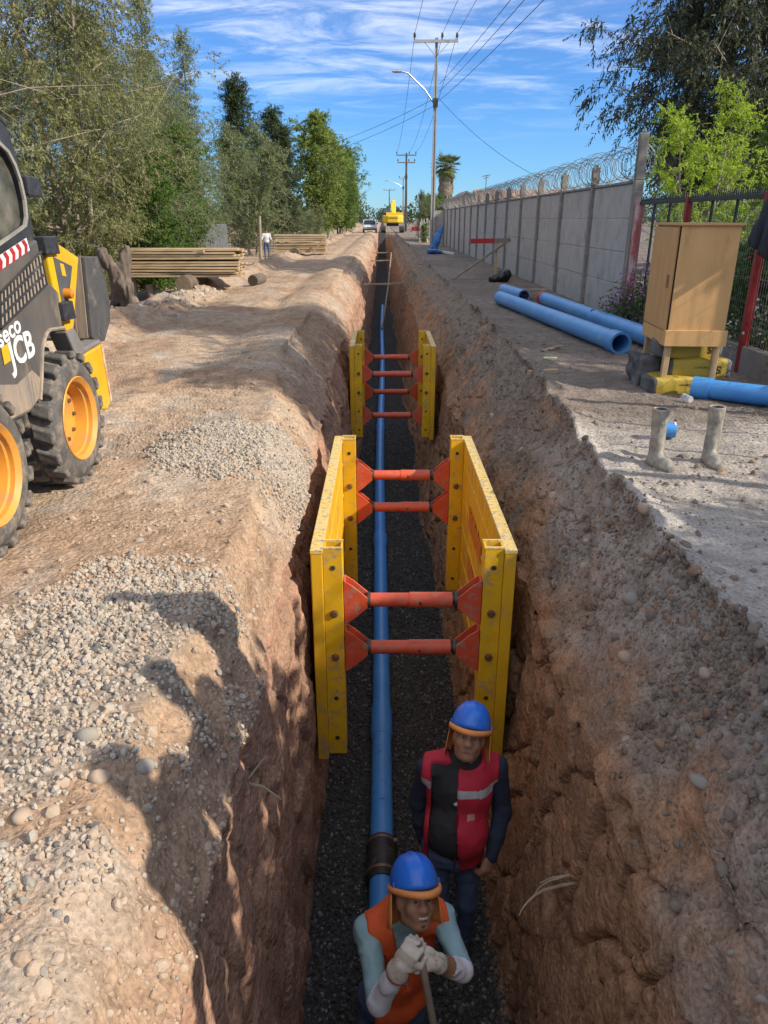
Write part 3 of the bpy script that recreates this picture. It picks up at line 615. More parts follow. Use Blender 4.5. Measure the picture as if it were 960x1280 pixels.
def shield(label, y0, y1, xl, xr, zt, zb, struts_f, struts_b, lettering, rz=0):
    t = thing('trench_shield', label, 'trench shield', ((xl + xr) / 2, y0, zb), rz, 'trench shields standing in the trench')
    W = (xr - xl) / 2; h = zt - zb; Lg = y1 - y0
    pl = .075                      # plate thickness
    for s in (-1, 1):
        p = MB(); p.box((s * (W - pl / 2), Lg / 2, h / 2 + .0), (pl, Lg + .10, h)); po = p.build('side_plate', PLATE, t, bevel=.006)
        c = MB(); c.box((s * (W - pl / 2), Lg / 2, h + .004), (pl + .006, Lg + .105, .03)); c.build('top_edge', YELEDGE, po, bevel=.004)
        for k in range(5): # plank joints of the plate's rib profile
            r = MB(); r.box((s * (W - pl - .004), Lg / 2, h * (.12 + .19 * k)), (.010, Lg - .35, .02)); r.build('rib', YEL, po, bevel=.003)
        for e, (yy, sg) in enumerate(((0.03, -1), (Lg - .03, 1))):
            # hollow square channel post on the inside of the plate
            pw, pd, th = .125, .13, .014; xo = W - pl - .002; xi = xo - pw
            q = MB()
            for (a, b_, cc, d) in ((xi, xo, yy - pd / 2, yy - pd / 2 + th), (xi, xo, yy + pd / 2 - th, yy + pd / 2), (xi, xi + th, yy - pd / 2 + th, yy + pd / 2 - th), (xo - th, xo, yy - pd / 2 + th, yy + pd / 2 - th)):
                q.box((s * (a + b_) / 2, (cc + d) / 2, h / 2 + .03), (b_ - a, d - cc, h - .02))
            pm = [YEL, YELEDGE]
            po2 = q.build('post', YEL, t, bevel=.004)
            for (a, b_, cc, d) in ((xi - .002, xo + .002, yy - pd / 2 - .002, yy - pd / 2 + th), (xi - .002, xo + .002, yy + pd / 2 - th, yy + pd / 2 + .002)):
                rim = MB(); rim.box((s * (a + b_) / 2, (cc + d) / 2, h + .024), (b_ - a, d - cc, .012)); rim.build('post_rim', YELEDGE, po2)
            if sg < 0:   # flange of the plate next to the post
                fl = MB(); fl.box((s * (W - pl / 2 + .001), -.024, h / 2), (pl + .004, .02, h - .004)); fl.build('end_flange', YEL, t, bevel=.004)
            for k in range(5):
                zz = h * (.93 - .205 * k); bt = MB(); big = k in (1, 2)
                bt.lathe([(0, 0), (.027 if big else .017, 0), (.026 if big else .017, .014 if big else .003), (.018 if big else .01, .018 if big else .004), (0, .018 if big else .004)], (s * (xi + xo) / 2, yy - pd / 2 - .0005, zz), 'Y', 10, M=Matrix.Rotation(math.pi, 3, 'Z'))
                bt.build('bolt', BOLT if big else DARKSTEEL, po2)
    xi = W - pl - .13
    for yy, zs in ((0.03, struts_f), (Lg - .03, struts_b)):
        for z in zs:
            z = z - zb; st = thing_part('strut', t)
            m = MB(); n = 20; prof = [(.0, -xi + .20), (.047, -xi + .20), (.047, xi - .20), (0, xi - .20)]
            m.lathe([(.047, -xi + .17), (.047, -.02)], (0, yy, z), 'X', n); m.lathe([(.052, -.02), (.052, xi - .19)], (0, yy, z), 'X', n); m.build('tube', REDO, st, smooth=True)
            for s in (-1, 1):
                k = MB(); k.lathe([(.034, xi - .19), (.034, xi - .06)], (0, yy, z), 'X', 14, M=Matrix.Diagonal((s, 1, 1))); k.lathe([(.053, xi - .175), (.053, xi - .155)], (0, yy, z), 'X', 16, M=Matrix.Diagonal((s, 1, 1))); k.build('collar', DARKSTEEL, st, smooth=True)
                g = MB()
                for yo in (-.045, .045):
                    g.prism([(s * (xi - .001), z - .165), (s * (xi - .001), z + .165), (s * (xi - .06), z + .125), (s * (xi - .155), z + .038), (s * (xi - .155), z - .038), (s * (xi - .06), z - .125)], yy + yo - .006, yy + yo + .006, 'Y')
                g.box((s * (xi - .006), yy, z), (.012, .098, .32)); g.build('bracket', REDO, st, bevel=.003)
            pn = MB(); pn.lathe([(0, 0), (.011, 0), (.011, .006), (0, .006)], (.05, yy - .053, z), 'Y', 8); pn.build('pin_hole', DARKSTEEL, st)
    if lettering:
        # stencilled word, worn to strokes, on the inside of the right plate
        x = W - pl - .0125
        for word, z, sz in (('TRENCH', .87, .34), ('BOX 06', .42, .34)):
            pass
        rng = random.Random(4)
        for ln, (zc, ya, yb) in enumerate(((h * .70, .95, 1.75), (h * .42, .75, 1.75))):
            yy = ya
            while yy < yb:
                w = rng.uniform(.03, .06); hh = .2 + rng.uniform(-.04, .04); m = MB()
                m.prism([(yy, zc - hh / 2), (yy + w, zc - hh / 2 + .02), (yy + w + .02, zc + hh / 2), (yy + .01, zc + hh / 2 - rng.uniform(0, .04))], x + .0005, x + .003, 'X'); m.build('red_stencil_mark', REDSTENCIL, t)
                yy += w + rng.uniform(.015, .05) - (.03 if ln == 0 else 0)
    return t
def thing_part(name, parent):
    o = bpy.data.objects.new(name, None); o.empty_display_size = .05; link(o, parent); return o
shield('large yellow trench shield with orange struts nearest the two workers', 4.30, 6.85, -.46, .855, -.37, -2.0, (-.75, -1.115), (-.725, -1.06), True)
shield('smaller yellow trench shield farther along behind the first one', 12.0, 13.65, -.53, .86, -.31, -1.85, (-.757, -1.445), (-.757, -1.40), False)

# ---------------------------------------------------------------- pipe in the trench
def trench_pipe():
    TP = mat('azure_pvc', (.045, .23, .62), (.06, .27, .66), 4, .38, dirt=(.25, .28, .3), dirt_amt=.1, dirt_scale=6)
    zf = FLOOR + .09; t = thing('pipeline', 'blue pipeline laid along the trench floor', 'pipe', (-.02, 2.2, zf))
    def path(y): return (.018 * math.sin(y * .35) - .012 * math.sin(y * .13), y - 2.2, .01 * math.sin(y * .8))
    # soil and gravel speckle on the pipe crown near the joint
    BP = mat('blue_pvc_dirty', (.05, .24, .62), (.07, .28, .66), 4, .4, dirt=(.07, .065, .06), dirt_amt=.2, dirt_scale=13)
    m = MB(); m.tube([path(2.2), path(3.0), path(3.8)], .085, 24); m.build('pipe_length', TP, t, True)
    m = MB(); m.tube([path(y) for y in np.linspace(3.95, 5.2, 9)], .085, 24); m.build('pipe_length', BP, t, True)
    m = MB(); m.tube([path(y) for y in np.linspace(5.2, 9.4, 24)], .085, 24); m.build('pipe_length', TP, t, True)
    m = MB(); ys = np.linspace(5.7, 6.2, 8); m.tube([path(y) for y in (5.2, 5.25, 5.6, 5.65)], [.087, .097, .097, .086], 24); m.build('socket', TP, t, True)
    for a, b in ((9.4, 15.4), (15.4, 21.4), (21.4, 27.4), (27.4, 33.4), (33.4, 39.4)):
        m = MB(); m.tube([path(y) for y in np.linspace(a, b, 20)], .085, 16); m.build('pipe_length', TP if a > 12 else TP, t, True)
        m = MB(); m.tube([path(y) for y in (a - .15, a - .12, a + .15, a + .18)], [.087, .098, .098, .086], 16); m.build('socket', TP if a > 12 else TP, t, True)
    COL = mat('black_rubber_coupling', (.018, .018, .019), (.035, .033, .031), 10, .5, dirt=(.09, .08, .07), dirt_amt=.25, dirt_scale=12)
    m = MB(); m.tube([path(y) for y in (3.70, 3.72, 3.77, 3.79, 3.97, 3.99, 4.04, 4.06)], [.095, .112, .112, .105, .105, .112, .112, .095], 24); c = m.build('coupling', COL, t, True)
    for y in (3.75, 4.01):
        m = MB(); m.tube([path(y - .012), path(y + .012)], .1155, 24); m.box((.1, y - 2.2, .06), (.03, .03, .025)); m.build('clamp_band', STEEL, c, True)
trench_pipe()
def far_trench_bits():
    for i, (y, z, w) in enumerate(((25.5, -.42, .62), (42, -.5, .55), (52, -.5, .55))):
        m = MB(); m.bar((-.52 - .1, y, z), (w + .12, y + .1, z + .03), .09, .06); o = m.build('timber_brace', WOODG, bevel=.01)
        tag(o, ['nearest grey timber brace wedged across the far trench', 'middle grey timber brace wedged across the far trench', 'farthest grey timber brace wedged across the far trench'][i], 'brace', 'timber braces across the far trench')
    m = MB(); m.tube([(-.02, 30, FLOOR + .2), (.25, 34, -1.2), (.42, 37, .1)], .035, 6); tag(m.build('leaning_pole', WOODG), 'thin timber pole leaning in the far trench', 'pole')
    # roots sticking out of the clay
    ROOT = mat('pale_root', (.42, .34, .25), (.3, .23, .16), 20, .9)
    t = thing('root', 'pale torn roots poking out of the right clay wall', 'root', (.895, 2.62, -1.40))
    rng = random.Random(2)
    for k, (dx, dy, dz, r) in enumerate(((-.20, -.10, -.05, .010), (-.10, -.03, .035, .006), (-.13, -.10, .0, .007))):
        p0 = Vector((.12, .05 + .01 * k, .02 * k)); pts = [p0 + Vector((dx * u * (1 + .3 * math.sin(3 * u)) - .15 * min(u * 2.5, 1), dy * u, dz * u - .06 * u * u + .012 * math.sin(6 * u + k))) for u in np.linspace(0, 1, 9)]
        m = MB(); m.tube(pts, [r * (1 - .8 * u) for u in np.linspace(0, 1, 9)], 6); m.build('root_strand', ROOT, t, True)
    m = MB(); m.tube([(-.10, -.05, -.03), (-.11, -.06, -.07), (-.10, -.06, -.12)], [.004, .003, .001], 5); m.build('root_strand', ROOT, t, True)
    t = thing('root', 'thin torn root sticking out of the left wall beside the shield', 'root', (-.62, 2.5, -.62))
    m = MB(); m.tube([(-.06, 0, 0), (.04, -.05, .02), (.12, -.06, .01), (.2, -.1, -.02)], [.011, .009, .006, .002], 6); m.build('root_strand', ROOT, t, True)
    m = MB(); m.tube([(.04, -.05, .02), (.10, .02, .07), (.13, .03, .1)], [.006, .004, .001], 5); m.build('root_strand', ROOT, t, True)
far_trench_bits()

# ---------------------------------------------------------------- concrete wall with razor wire
WX = 4.12
def concrete_wall():
    t = thing('concrete_wall', 'long grey concrete slab wall between slotted posts on the right', 'wall', (WX, 12.9, 0))
    y = 12.9; step = 2.62; n = 15; posts = [y + i * step for i in range(n + 1)]
    rng = random.Random(3)
    pv = {}
    for i, yy in enumerate(posts):
        tall = i == 0; z0 = gz(WX, yy) - .1; hp = 2.85 if tall else 2.52
        m = MB(); w = .13
        m.box((-.015, yy - 12.9, (hp + z0) / 2), (.15, .12, hp - z0))
        if i < 12:      # the slot that shows on the heads
            m.v = []; m.f = []; m.mi = []
            m.box((-.015, yy - 12.9, (2.18 + z0) / 2), (.15, .12, 2.18 - z0))
            for s in (-1, 1): m.box((-.015, yy - 12.9 + s * .043, (2.18 + hp) / 2), (.14, .034, hp - 2.18))
            m.box((.02, yy - 12.9, (2.18 + hp) / 2), (.05, .052, hp - 2.18 - .01)); m.prism([(-.055, hp - .002), (.025, hp - .002), (.0, hp + .05), (-.03, hp + .05)], yy - 12.9 - .05, yy - 12.9 + .05, 'Y')
        m.build('post', CONCP, t, bevel=.012)
    ph = .53; me = None
    for i in range(n):
        ym = (posts[i] + posts[i + 1]) / 2 - 12.9; z0 = gz(WX, ym + 12.9) - .06
        for k in range(4):
            a = .02 + k * ph if k else z0; b = .02 + (k + 1) * ph - .0015
            m = MB(); m.box((rng.uniform(-.006, .006), ym, (a + b) / 2), (.05, step - .121, b - a)); m.build('panel', CONC, t, bevel=.013)
        m = MB(); m.box((.0, ym, 2.165), (.1, step - .122, .045)); m.build('coping', CONCP, t, bevel=.01)
    # return panel at the far end, behind the street pole
    yy = posts[-1] - 12.9
    for k in range(4): m = MB(); m.box((-.36, yy + .02, .27 + k * .53), (.62, .05, .518)); m.build('panel', CONC, t, bevel=.008)
    # razor wire
    w = thing('razor_wire', 'coil of razor wire running along the top of the concrete wall', 'razor wire', (WX, 12.9, 2.42))
    RZ = mat('dull_razor_wire', (.26, .26, .25), (.18, .16, .14), 20, .55, metal=.3)
    for ph_, rr, zz in ((0, .27, .05), (1.6, .24, .0)):
        m = MB(); pts = []; yv = 0; a = ph_; rg = random.Random(int(ph_ * 10))
        while yv < step * n:
            pts.append((.02 + (rr + .03 * math.sin(a * .13)) * math.cos(a), yv + .06 * math.sin(a * .5), zz + (rr + .04 * math.sin(a * .21 + 1)) * math.sin(a))); a += 2 * math.pi / 12; yv += .27 / 12
        m.tube(pts, .0048, 3, False); m.build('wire_coil', RZ, w)
    m = MB()
    for z in (-.18, .26): m.tube([(-.02, y, z + .02 * math.sin(y * 2.4)) for y in np.linspace(0, step * n, 120)], .005, 3, False)
    m.build('straining_wire', GALV, w)
concrete_wall()

# ---------------------------------------------------------------- garden fence
def garden_fence():
    FX = 4.02; t = thing('garden_fence', 'spiked metal garden fence with red posts beside the concrete wall', 'fence', (FX, 8.3, 0))
    RP = mat('red_fence_post', (.30, .018, .018), (.24, .015, .016), 8, .45, dirt=(.45, .42, .40), dirt_amt=.04)
    RPL = mat('peeling_red_fence_post', (.42, .05, .045), (.50, .16, .14), 9, .6, dirt=(.55, .5, .46), dirt_amt=.35, dirt_scale=9, stretch=(1, 1, .3))
    BLK = mat('fence_black_paint', (.022, .023, .024), (.035, .035, .034), 8, .5)
    MESHG = mat('fence_wire_green', (.10, .16, .12), (.2, .22, .2), 8, .5, metal=.3)
    ps = [12.45, 10.45, 8.3, 6.15, 4.0, 1.85, -.3, -2.45]; zt = 1.87
    for i, y in enumerate(ps):
        m = MB(); q = .11 if i == 0 else .08; m.box((0, y - 8.3, zt / 2), (q, q, zt)); m.build('post', RPL if i == 0 else RP, t, bevel=.006)
        if i == 0: m = MB(); m.box((.0, .16 + y - 8.3, 1.0), (.13, .13, 2.0)); m.build('concrete_stub', CONCP, t, bevel=.01)
    for i in range(len(ps) - 1):
        a, b = ps[i + 1] + .04 - 8.3, ps[i] - .04 - 8.3
        m = MB(); m.box((.0, (a + b) / 2, zt - .04), (.04, b - a, .05)); m.build('top_rail', BLK, t, bevel=.004)
        for q in (.33, .66):
            m = MB(); yy = a + (b - a) * q; m.box((.0, yy, .95), (.03, .022, 1.75)); m.build('stile', BLK, t)
        m = MB(); n = int((b - a) / .055)
        for k in range(n): yy = a + (b - a) * (k + .5) / n; m.add([(-.008, yy - .009, zt - .015), (.008, yy - .009, zt - .015), (.008, yy + .009, zt - .015), (-.008, yy + .009, zt - .015), (0, yy, zt + .085)], [(0, 1, 4), (1, 2, 4), (2, 3, 4), (3, 0, 4)])
        tag(m.build('spike_strip', BLK, t), kind='stuff')
        m = MB(); n = int((b - a) / .052)
        for k in range(n): yy = a + (b - a) * (k + .5) / n; m.tube([(0, yy, .28), (0, yy, zt - .06)], .0024, 3, False)
        for z in (.3, .5, .75, 1.0, 1.25, 1.5, 1.7): m.tube([(.004, a, z), (.004, b, z)], .0028, 3, False)
        tag(m.build('wire_mesh', GALV if i % 2 == 0 else MESHG, t), kind='stuff')
        m = MB(); m.box((.03, (a + b) / 2, .12), (.12, b - a + .08, .34)); m.build('plinth', CONCP, t, bevel=.01)
    return t
garden_fence()

# ---------------------------------------------------------------- pipes lying on the right bank
def hollow(m, p0, p1, ro, ri, n=28):
    p0 = Vector(p0); p1 = Vector(p1); d = (p1 - p0); L = d.length; M = d.to_track_quat('Z', 'Y').to_matrix()
    m.lathe([(ro, 0), (ro, L), (ri, L), (ri, 0)], p0, 'Z', n, M=M, closed=True)
def right_pipes():
    t = thing('large_pipe', 'long pale blue pipe with its open end facing us', 'pipe', (2.62, 12.4, 0), group='pale blue pipes by the wall')
    a = Vector((3.02, 9.45, .135)); b = Vector((2.36, 15.3, .135)); o = Vector((2.62, 12.4, 0))
    m = MB(); hollow(m, a - o, b - o, .128, .112); m.build('barrel', LBLUE, t, True)
    m = MB(); d = (b - a).normalized(); hollow(m, a - o - d * .002, a - o + d * .25, .142, .128); m.build('socket', LBLUE, t, True)
    t = thing('large_pipe', 'long pale blue pipe lying along the wall behind the open-ended one', 'pipe', (3.5, 12.4, 0), group='pale blue pipes by the wall')
    a = Vector((3.62, 9.3, .13)); b = Vector((3.22, 15.3, .13)); o = Vector((3.5, 12.4, 0))
    m = MB(); hollow(m, a - o, b - o, .126, .110); m.build('barrel', LBLUE, t, True)
    m = MB(); d = (b - a).normalized(); hollow(m, b - o - d * .16, b - o + d * .002, .132, .1265); m.build('red_band', REDP, t, True)
    t = thing('short_pipe', 'short pale blue pipe piece with dark open mouth by the red banded pipe', 'pipe', (2.9, 16.4, 0))
    a = Vector((2.92, 15.75, .125)); b = Vector((2.72, 17.2, .125)); o = Vector((2.9, 16.4, 0))
    m = MB(); hollow(m, a - o, b - o, .125, .11); m.build('barrel', LBLUE, t, True)
    m = MB(); d = (b - a).normalized(); hollow(m, a - o + d * .004, a - o + d * .05, .1095, .09); m.build('rubber_ring', DARKSTEEL, t, True)
    m = MB(); m.bar((3.3, 15.6, .27), (2.95, 18.4, .03), .14, .03); tag(m.build('plank', WOOD, bevel=.004), 'pale plank lying across the pipes by the wall', 'plank')
    t = thing('blue_pipe', 'bright blue pipe lying at the foot of the wooden cabinet', 'pipe', (3.6, 6.9, 0))
    a = Vector((3.02, 7.02, .085)); b = Vector((6.9, 4.55, .085)); o = Vector((3.6, 6.9, 0))
    a = Vector((2.98, 7.0, .10)); b = Vector((3.92, 6.35, .10))
    m = MB(); hollow(m, a - o, b - o, .092, .08); m.build('barrel', BLUEP, t, True)
    m = MB(); d = (b - a).normalized(); hollow(m, a - o - d * .002, a - o + d * .16, .106, .092); m.build('socket', BLUEP, t, True)
    t = thing('pipe_cap', 'small blue pipe coupling with white rims lying beside the boots', 'pipe fitting', (2.24, 5.62, 0))
    m = MB(); hollow(m, (-.07, 0, .06), (.055, -.02, .06), .06, .05, 20); m.build('sleeve', BLUEP, t, True)
    for x in (-.06, .045): m = MB(); hollow(m, (x, -.012, .06), (x + .012, -.014, .06), .063, .052, 20); m.build('rim', WHITE, t, True)
    # roll of clear plastic cup at the pipe end
    # red barrier on trestle legs by the wall
    t = thing('barrier', 'red and bare timber barrier board on a braced post by the wall', 'barrier', (2.95, 22.2, 0))
    m = MB(); m.bar((-.45, 0, 1.02), (.22, 0, 1.03), .03, .13); m.build('red_board', REDP, t, bevel=.004)
    m = MB(); m.bar((.223, 0, 1.03), (.66, 0, 1.05), .032, .125); m.build('bare_board', WOODG, t, bevel=.004)
    m = MB(); m.bar((.3, .03, -.05), (.3, .03, 1.08), .06, .05); m.build('upright', WOOD, t, bevel=.004)
    m = MB(); m.bar((-.95, -.3, .0), (.68, .06, 1.06), .09, .05); m.build('brace', WOODG, t, bevel=.004)
    t = thing('barrier', 'distant red barrier board on splayed legs near the picket fence', 'barrier', (2.7, 58, 0))
    m = MB(); m.bar((-.55, 0, .95), (.75, 0, .9), .05, .28); m.build('red_board', REDP, t)
    for x0, x1 in ((.3, .65), (.6, .3)): m = MB(); m.bar((x0, .05, .9), (x1, -.4, 0), .08, .06); m.build('leg', WOOD, t)
    # black plastic under the barrier
    BLK = mat('black_plastic', (.012, .012, .013), (.02, .02, .02), 6, .3)
    o = sdf_obj('plastic_bag', [ell((3.3, 21.2, .12), (.22, .2, .16)), ell((3.05, 21.0, .08), (.16, .15, .12)), ell((3.42, 21.05, .22), (.12, .12, .13))], BLK, None, .025, .06, extra=lambda d, P: d + .03 * vnoise(P[:, 0] * 12, P[:, 1] * 12, P[:, 2] * 12)); tag(o, 'crumpled black plastic at the foot of the barrier post', 'plastic')
    # blue plastic roll leaning on the wall far away
    BT = mat('blue_tarpaulin', (.03, .16, .42), (.02, .10, .3), 3, .5)
    o = sdf_obj('rolled_tarpaulin', [cap((2.66, 41.0, .1), (2.95, 41.3, .8), .2, .17), cap((2.95, 41.3, .8), (3.12, 41.4, 1.2), .15, .08)], BT, None, .05, .1, extra=lambda d, P: d + .10 * vnoise(P[:, 0] * 7, P[:, 1] * 7, P[:, 2] * 4)); tag(o, 'rolled blue tarpaulin leaning against the far wall', 'tarpaulin')
    o = sdf_obj('tarpaulin_heap', [ell((2.5, 38.6, .1), (.3, .3, .14)), ell((2.75, 38.9, .08), (.28, .28, .12))], BT, None, .05, .1, extra=lambda d, P: d + .08 * vnoise(P[:, 0] * 6, P[:, 1] * 6, P[:, 2] * 6)); tag(o, 'small heap of blue sheet on the ground before the rolled one', 'tarpaulin')
    m = MB(); m.bar((2.95, 39.9, .06), (3.4, 37.6, .06), .14, .1); tag(m.build('plank', WHITE), 'white board on the ground below the rolled tarpaulin', 'board')
    m = MB(); m.bar((2.05, 9.55, .03), (2.38, 9.9, .035), .05, .02); tag(m.build('stick', WOODG), 'thin stick lying on the right bank before the pipes', 'stick')
    m = MB(); m.bar((1.62, 8.15, .02), (1.95, 8.2, .03), .07, .04); tag(m.build('stick', WOOD), 'short pale timber scrap near the trench crest', 'timber scrap')
    YG = mat('yellow_green_litter', (.62, .66, .25), (.7, .7, .5), 8, .5)
    m = MB(); m.prism([(0, 0), (.16, .02), (.2, .06), (.03, .07)], 0, .012, 'Z'); tag(m.build('litter', YG, loc=(1.95, 8.95, gz(1.95, 8.95) + .012), rot=(.1, .05, .2)), 'scrap of yellow green wrapper on the right bank', 'litter')
right_pipes()
# ---------------------------------------------------------------- skid steer loader on the left
def skid_steer():
    O = Vector((-2.75, 4.0, 0)); t = thing('skid_steer_loader', 'muddy black and yellow skid steer loader parked on the left', 'loader', O)
    def sub(p): return [(y - O.y, z) for y, z in p]
    XS = -2.0 - O.x
    GLASS = bpy.data.materials.new('dusty_glass'); nt, N, L, b = nodes_of(GLASS)
    b.inputs['Base Color'].default_value = (.10, .105, .09, 1); b.inputs['Roughness'].default_value = .22; b.inputs['Alpha'].default_value = .8; b.inputs['Specular IOR Level'].default_value = .7
    n = N.new('ShaderNodeTexNoise'); n.inputs['Scale'].default_value = 6; n.inputs['Detail'].default_value = 8; rp = N.new('ShaderNodeValToRGB'); rp.color_ramp.elements[0].color = (.07, .075, .06, 1); rp.color_ramp.elements[1].color = (.25, .22, .18, 1); rp.color_ramp.elements[0].position = .4; rp.color_ramp.elements[1].position = .75
    tcn = N.new('ShaderNodeTexCoord'); L.new(tcn.outputs['Object'], n.inputs['Vector']); L.new(n.outputs['Fac'], rp.inputs['Fac']); L.new(rp.outputs[0], b.inputs['Base Color'])
    # chassis between the wheels
    m = MB(); m.box((0, .05, .55), (1.0, 2.0, .5)); m.box((0, -.3, .8), (1.3, 1.5, .3)); m.build('chassis', DARKSTEEL, t, bevel=.02)
    ORI = mat('orange_inner_panel', (.42, .17, .02), (.22, .10, .025), 6, .7, dirt=(.12, .08, .05), dirt_amt=.4, dirt_scale=6)
    m = MB(); m.prism(sub([(4.25, .6), (4.25, 1.0), (4.95, 1.0), (5.05, .75), (4.9, .45)]), XS - .36, XS - .32, 'X'); m.build('inner_wheel_arch', ORI, t)
    # right side panel with wheel arch cut out
    side = [(2.6, .58), (4.10, .58), (4.236, .62), (4.30, .74), (4.343, .832), (4.37, .89), (4.417, .936), (4.46, .968), (4.515, .983), (4.715, .968), (4.735, 1.18), (4.62, 1.245), (4.575, 1.235), (4.552, 1.49), (3.97, 1.37), (2.6, 1.10)]
    m = MB(); m.prism(sub(side), XS - .06, XS, 'X'); sp = m.build('side_panel', DUSTY, t, bevel=.012)
    m = MB(); m.prism(sub([(2.6, .6), (4.10, .6), (4.225, .635), (4.28, .74), (4.2, .80), (4.0, .76), (3.8, .80), (3.5, .78), (2.6, .8)]), XS + .001, XS + .004, 'X'); m.build('mud_splash', DUSTLOW, sp)
    m = MB(); pts = [(XS + .004, y - O.y, z) for y, z in [(4.236, .62), (4.30, .74), (4.343, .832), (4.37, .89), (4.417, .936), (4.46, .968), (4.515, .983), (4.715, .968)]]; m.tube(pts, .012, 6); m.build('arch_lip', DUSTLOW, sp, True)
    # louvre grid: bars over a dusty screen
    SCR = mat('dusty_screen', (.36, .29, .22), (.26, .21, .17), 12, .9)
    g0, g1, g2, g3 = Vector((3.93, 1.071)), Vector((4.561, 1.242)), Vector((4.551, 1.425)), Vector((3.99, 1.245))
    m = MB(); m.prism(sub([tuple(g0), tuple(g1), tuple(g2), tuple(g3)]), XS + .0015, XS + .005, 'X'); gr = m.build('louvre_screen', SCR, sp)
    for k in range(4):
        u = k / 3; a = g0.lerp(g3, u); b2 = g1.lerp(g2, u); m = MB(); m.bar((XS + .012, a.x - O.y, a.y), (XS + .012, b2.x - O.y, b2.y), .010, .010); m.build('louvre_bar', BLACKM, gr)
    for k in range(14):
        u = k / 13; a = g0.lerp(g1, u); b2 = g3.lerp(g2, u); m = MB(); m.bar((XS + .009, a.x - O.y, a.y), (XS + .009, b2.x - O.y, b2.y), .008, .009); m.build('louvre_bar', BLACKM, gr)
    m = MB(); m.prism(sub([(4.30, 1.245), (4.475, 1.293), (4.47, 1.48), (4.36, 1.455)]), XS + .002, XS + .006, 'X')
    # red and white chevron strip
    c0, c1, c2, c3 = Vector((3.7, 1.275)), Vector((4.427, 1.436)), Vector((4.41, 1.502)), Vector((3.7, 1.34))
    m = MB(); m.prism(sub([tuple(c0), tuple(c1), tuple(c2), tuple(c3)]), XS + .001, XS + .003, 'X'); cs = m.build('chevron_strip', WHITE, sp)
    for k in range(9):
        u0 = k / 9 + .01; u1 = u0 + .052; mid0 = c0.lerp(c3, .5); mid1 = c1.lerp(c2, .5); sh = .022
        lo0, lo1 = c0.lerp(c1, u0), c0.lerp(c1, u1); hi0, hi1 = c3.lerp(c2, u0), c3.lerp(c2, u1); md0, md1 = mid0.lerp(mid1, u0 + .03), mid0.lerp(mid1, u1 + .03)
        m = MB(); m.prism(sub([tuple(lo0), tuple(lo1), tuple(md1), tuple(hi1), tuple(hi0), tuple(md0)]), XS + .0035, XS + .005, 'X'); m.build('red_chevron', REDP, cs)
    # lettering
    def tm(y, z, slope): # text plane facing +X, reading towards +Y
        return Matrix.Translation((XS + .003, y - O.y, z)) @ Matrix(((0, 0, 1, 0), (1, 0, 0, 0), (0, 1, 0, 0), (0, 0, 0, 1))) @ Matrix.Rotation(slope, 4, 'Z')
    text_mesh('lettering', 'JCB', .205, WHITE, sp, tm(3.985, .85, .1), .0015, .95, 0, .0045)
    text_mesh('lettering', 'isseco', .135, WHITE, sp, tm(3.80, .955, .2), .0015, 1.12, 0, .0025)
    YL = mat('yellow_decal', (.72, .42, .02), (.68, .4, .02), 6, .4)
    m = MB(); m.prism(sub([(3.90, .885), (3.975, .895), (3.975, .985), (3.90, .975)]), XS + .0045, XS + .006, 'X'); m.build('badge', YL, sp)
    # cab
    fr = [(2.75, 1.12), (2.75, 2.15), (4.25, 2.15), (4.38, 2.12), (4.516, 2.06), (4.565, 1.95), (4.59, 1.83), (4.60, 1.74), (4.63, 1.52), (4.64, 1.30), (4.55, 1.24)]
    win = [(2.95, 1.30), (2.95, 1.99), (4.22, 2.0), (4.36, 1.985), (4.46, 1.945), (4.52, 1.88), (4.555, 1.80), (4.57, 1.70), (4.555, 1.61), (4.52, 1.565), (4.45, 1.545), (4.08, 1.45)]
    n1, n2 = len(fr), len(win)
    m = MB(); CX = XS - .05
    import bmesh
    def ring(xa, xb, outer, inner, name, ma, par):
        bm = bmesh.new(); geo = []
        for poly in (outer, inner):
            vs = [bm.verts.new((xb, y - O.y, z)) for y, z in poly]
            for i in range(len(vs)): bm.edges.new((vs[i], vs[(i + 1) % len(vs)]))
        bmesh.ops.triangle_fill(bm, use_beauty=True, edges=bm.edges[:])
        r = bmesh.ops.extrude_face_region(bm, geom=bm.faces[:]); bmesh.ops.translate(bm, verts=[v for v in r['geom'] if isinstance(v, bmesh.types.BMVert)], vec=(xa - xb, 0, 0))
        bmesh.ops.recalc_face_normals(bm, faces=bm.faces[:]); me = bpy.data.meshes.new(name); bm.to_mesh(me); bm.free(); me.materials.append(ma)
        o = bpy.data.objects.new(name, me); link(o, par); return o
    cab = ring(CX - .06, CX, fr, win, 'cab_side', BLACKM, t)
    grown = lambda P, s: [((y - 3.75) * (1 + s) + 3.75, (z - 1.72) * (1 + 1.8 * s) + 1.72) for y, z in P]
    ring(CX + .001, CX + .014, grown(win, .012), grown(win, -.02), 'window_seal', mat('pale_rubber_seal', (.30, .28, .24), (.2, .19, .17), 8, .8), cab)
    m = MB(); m.prism(sub(win), CX - .035, CX - .028, 'X'); m.build('side_window', GLASS, cab)
    m = MB(); m.prism(sub(fr), CX - 1.40, CX - 1.34, 'X'); m.build('cab_far_side', BLACKM, t)
    m = MB(); m.prism(sub([(2.75, 2.151), (4.25, 2.151), (4.38, 2.121), (4.52, 2.06), (4.53, 2.09), (4.39, 2.16), (4.25, 2.19), (2.75, 2.19)]), CX - 1.40, CX + .004, 'X'); m.build('roof', BLACKM, t, bevel=.012)
    m = MB(); m.box((CX - .7, 2.77 - O.y, 1.6), (1.3, .05, 1.0)); m.build('cab_rear', BLACKM, t)
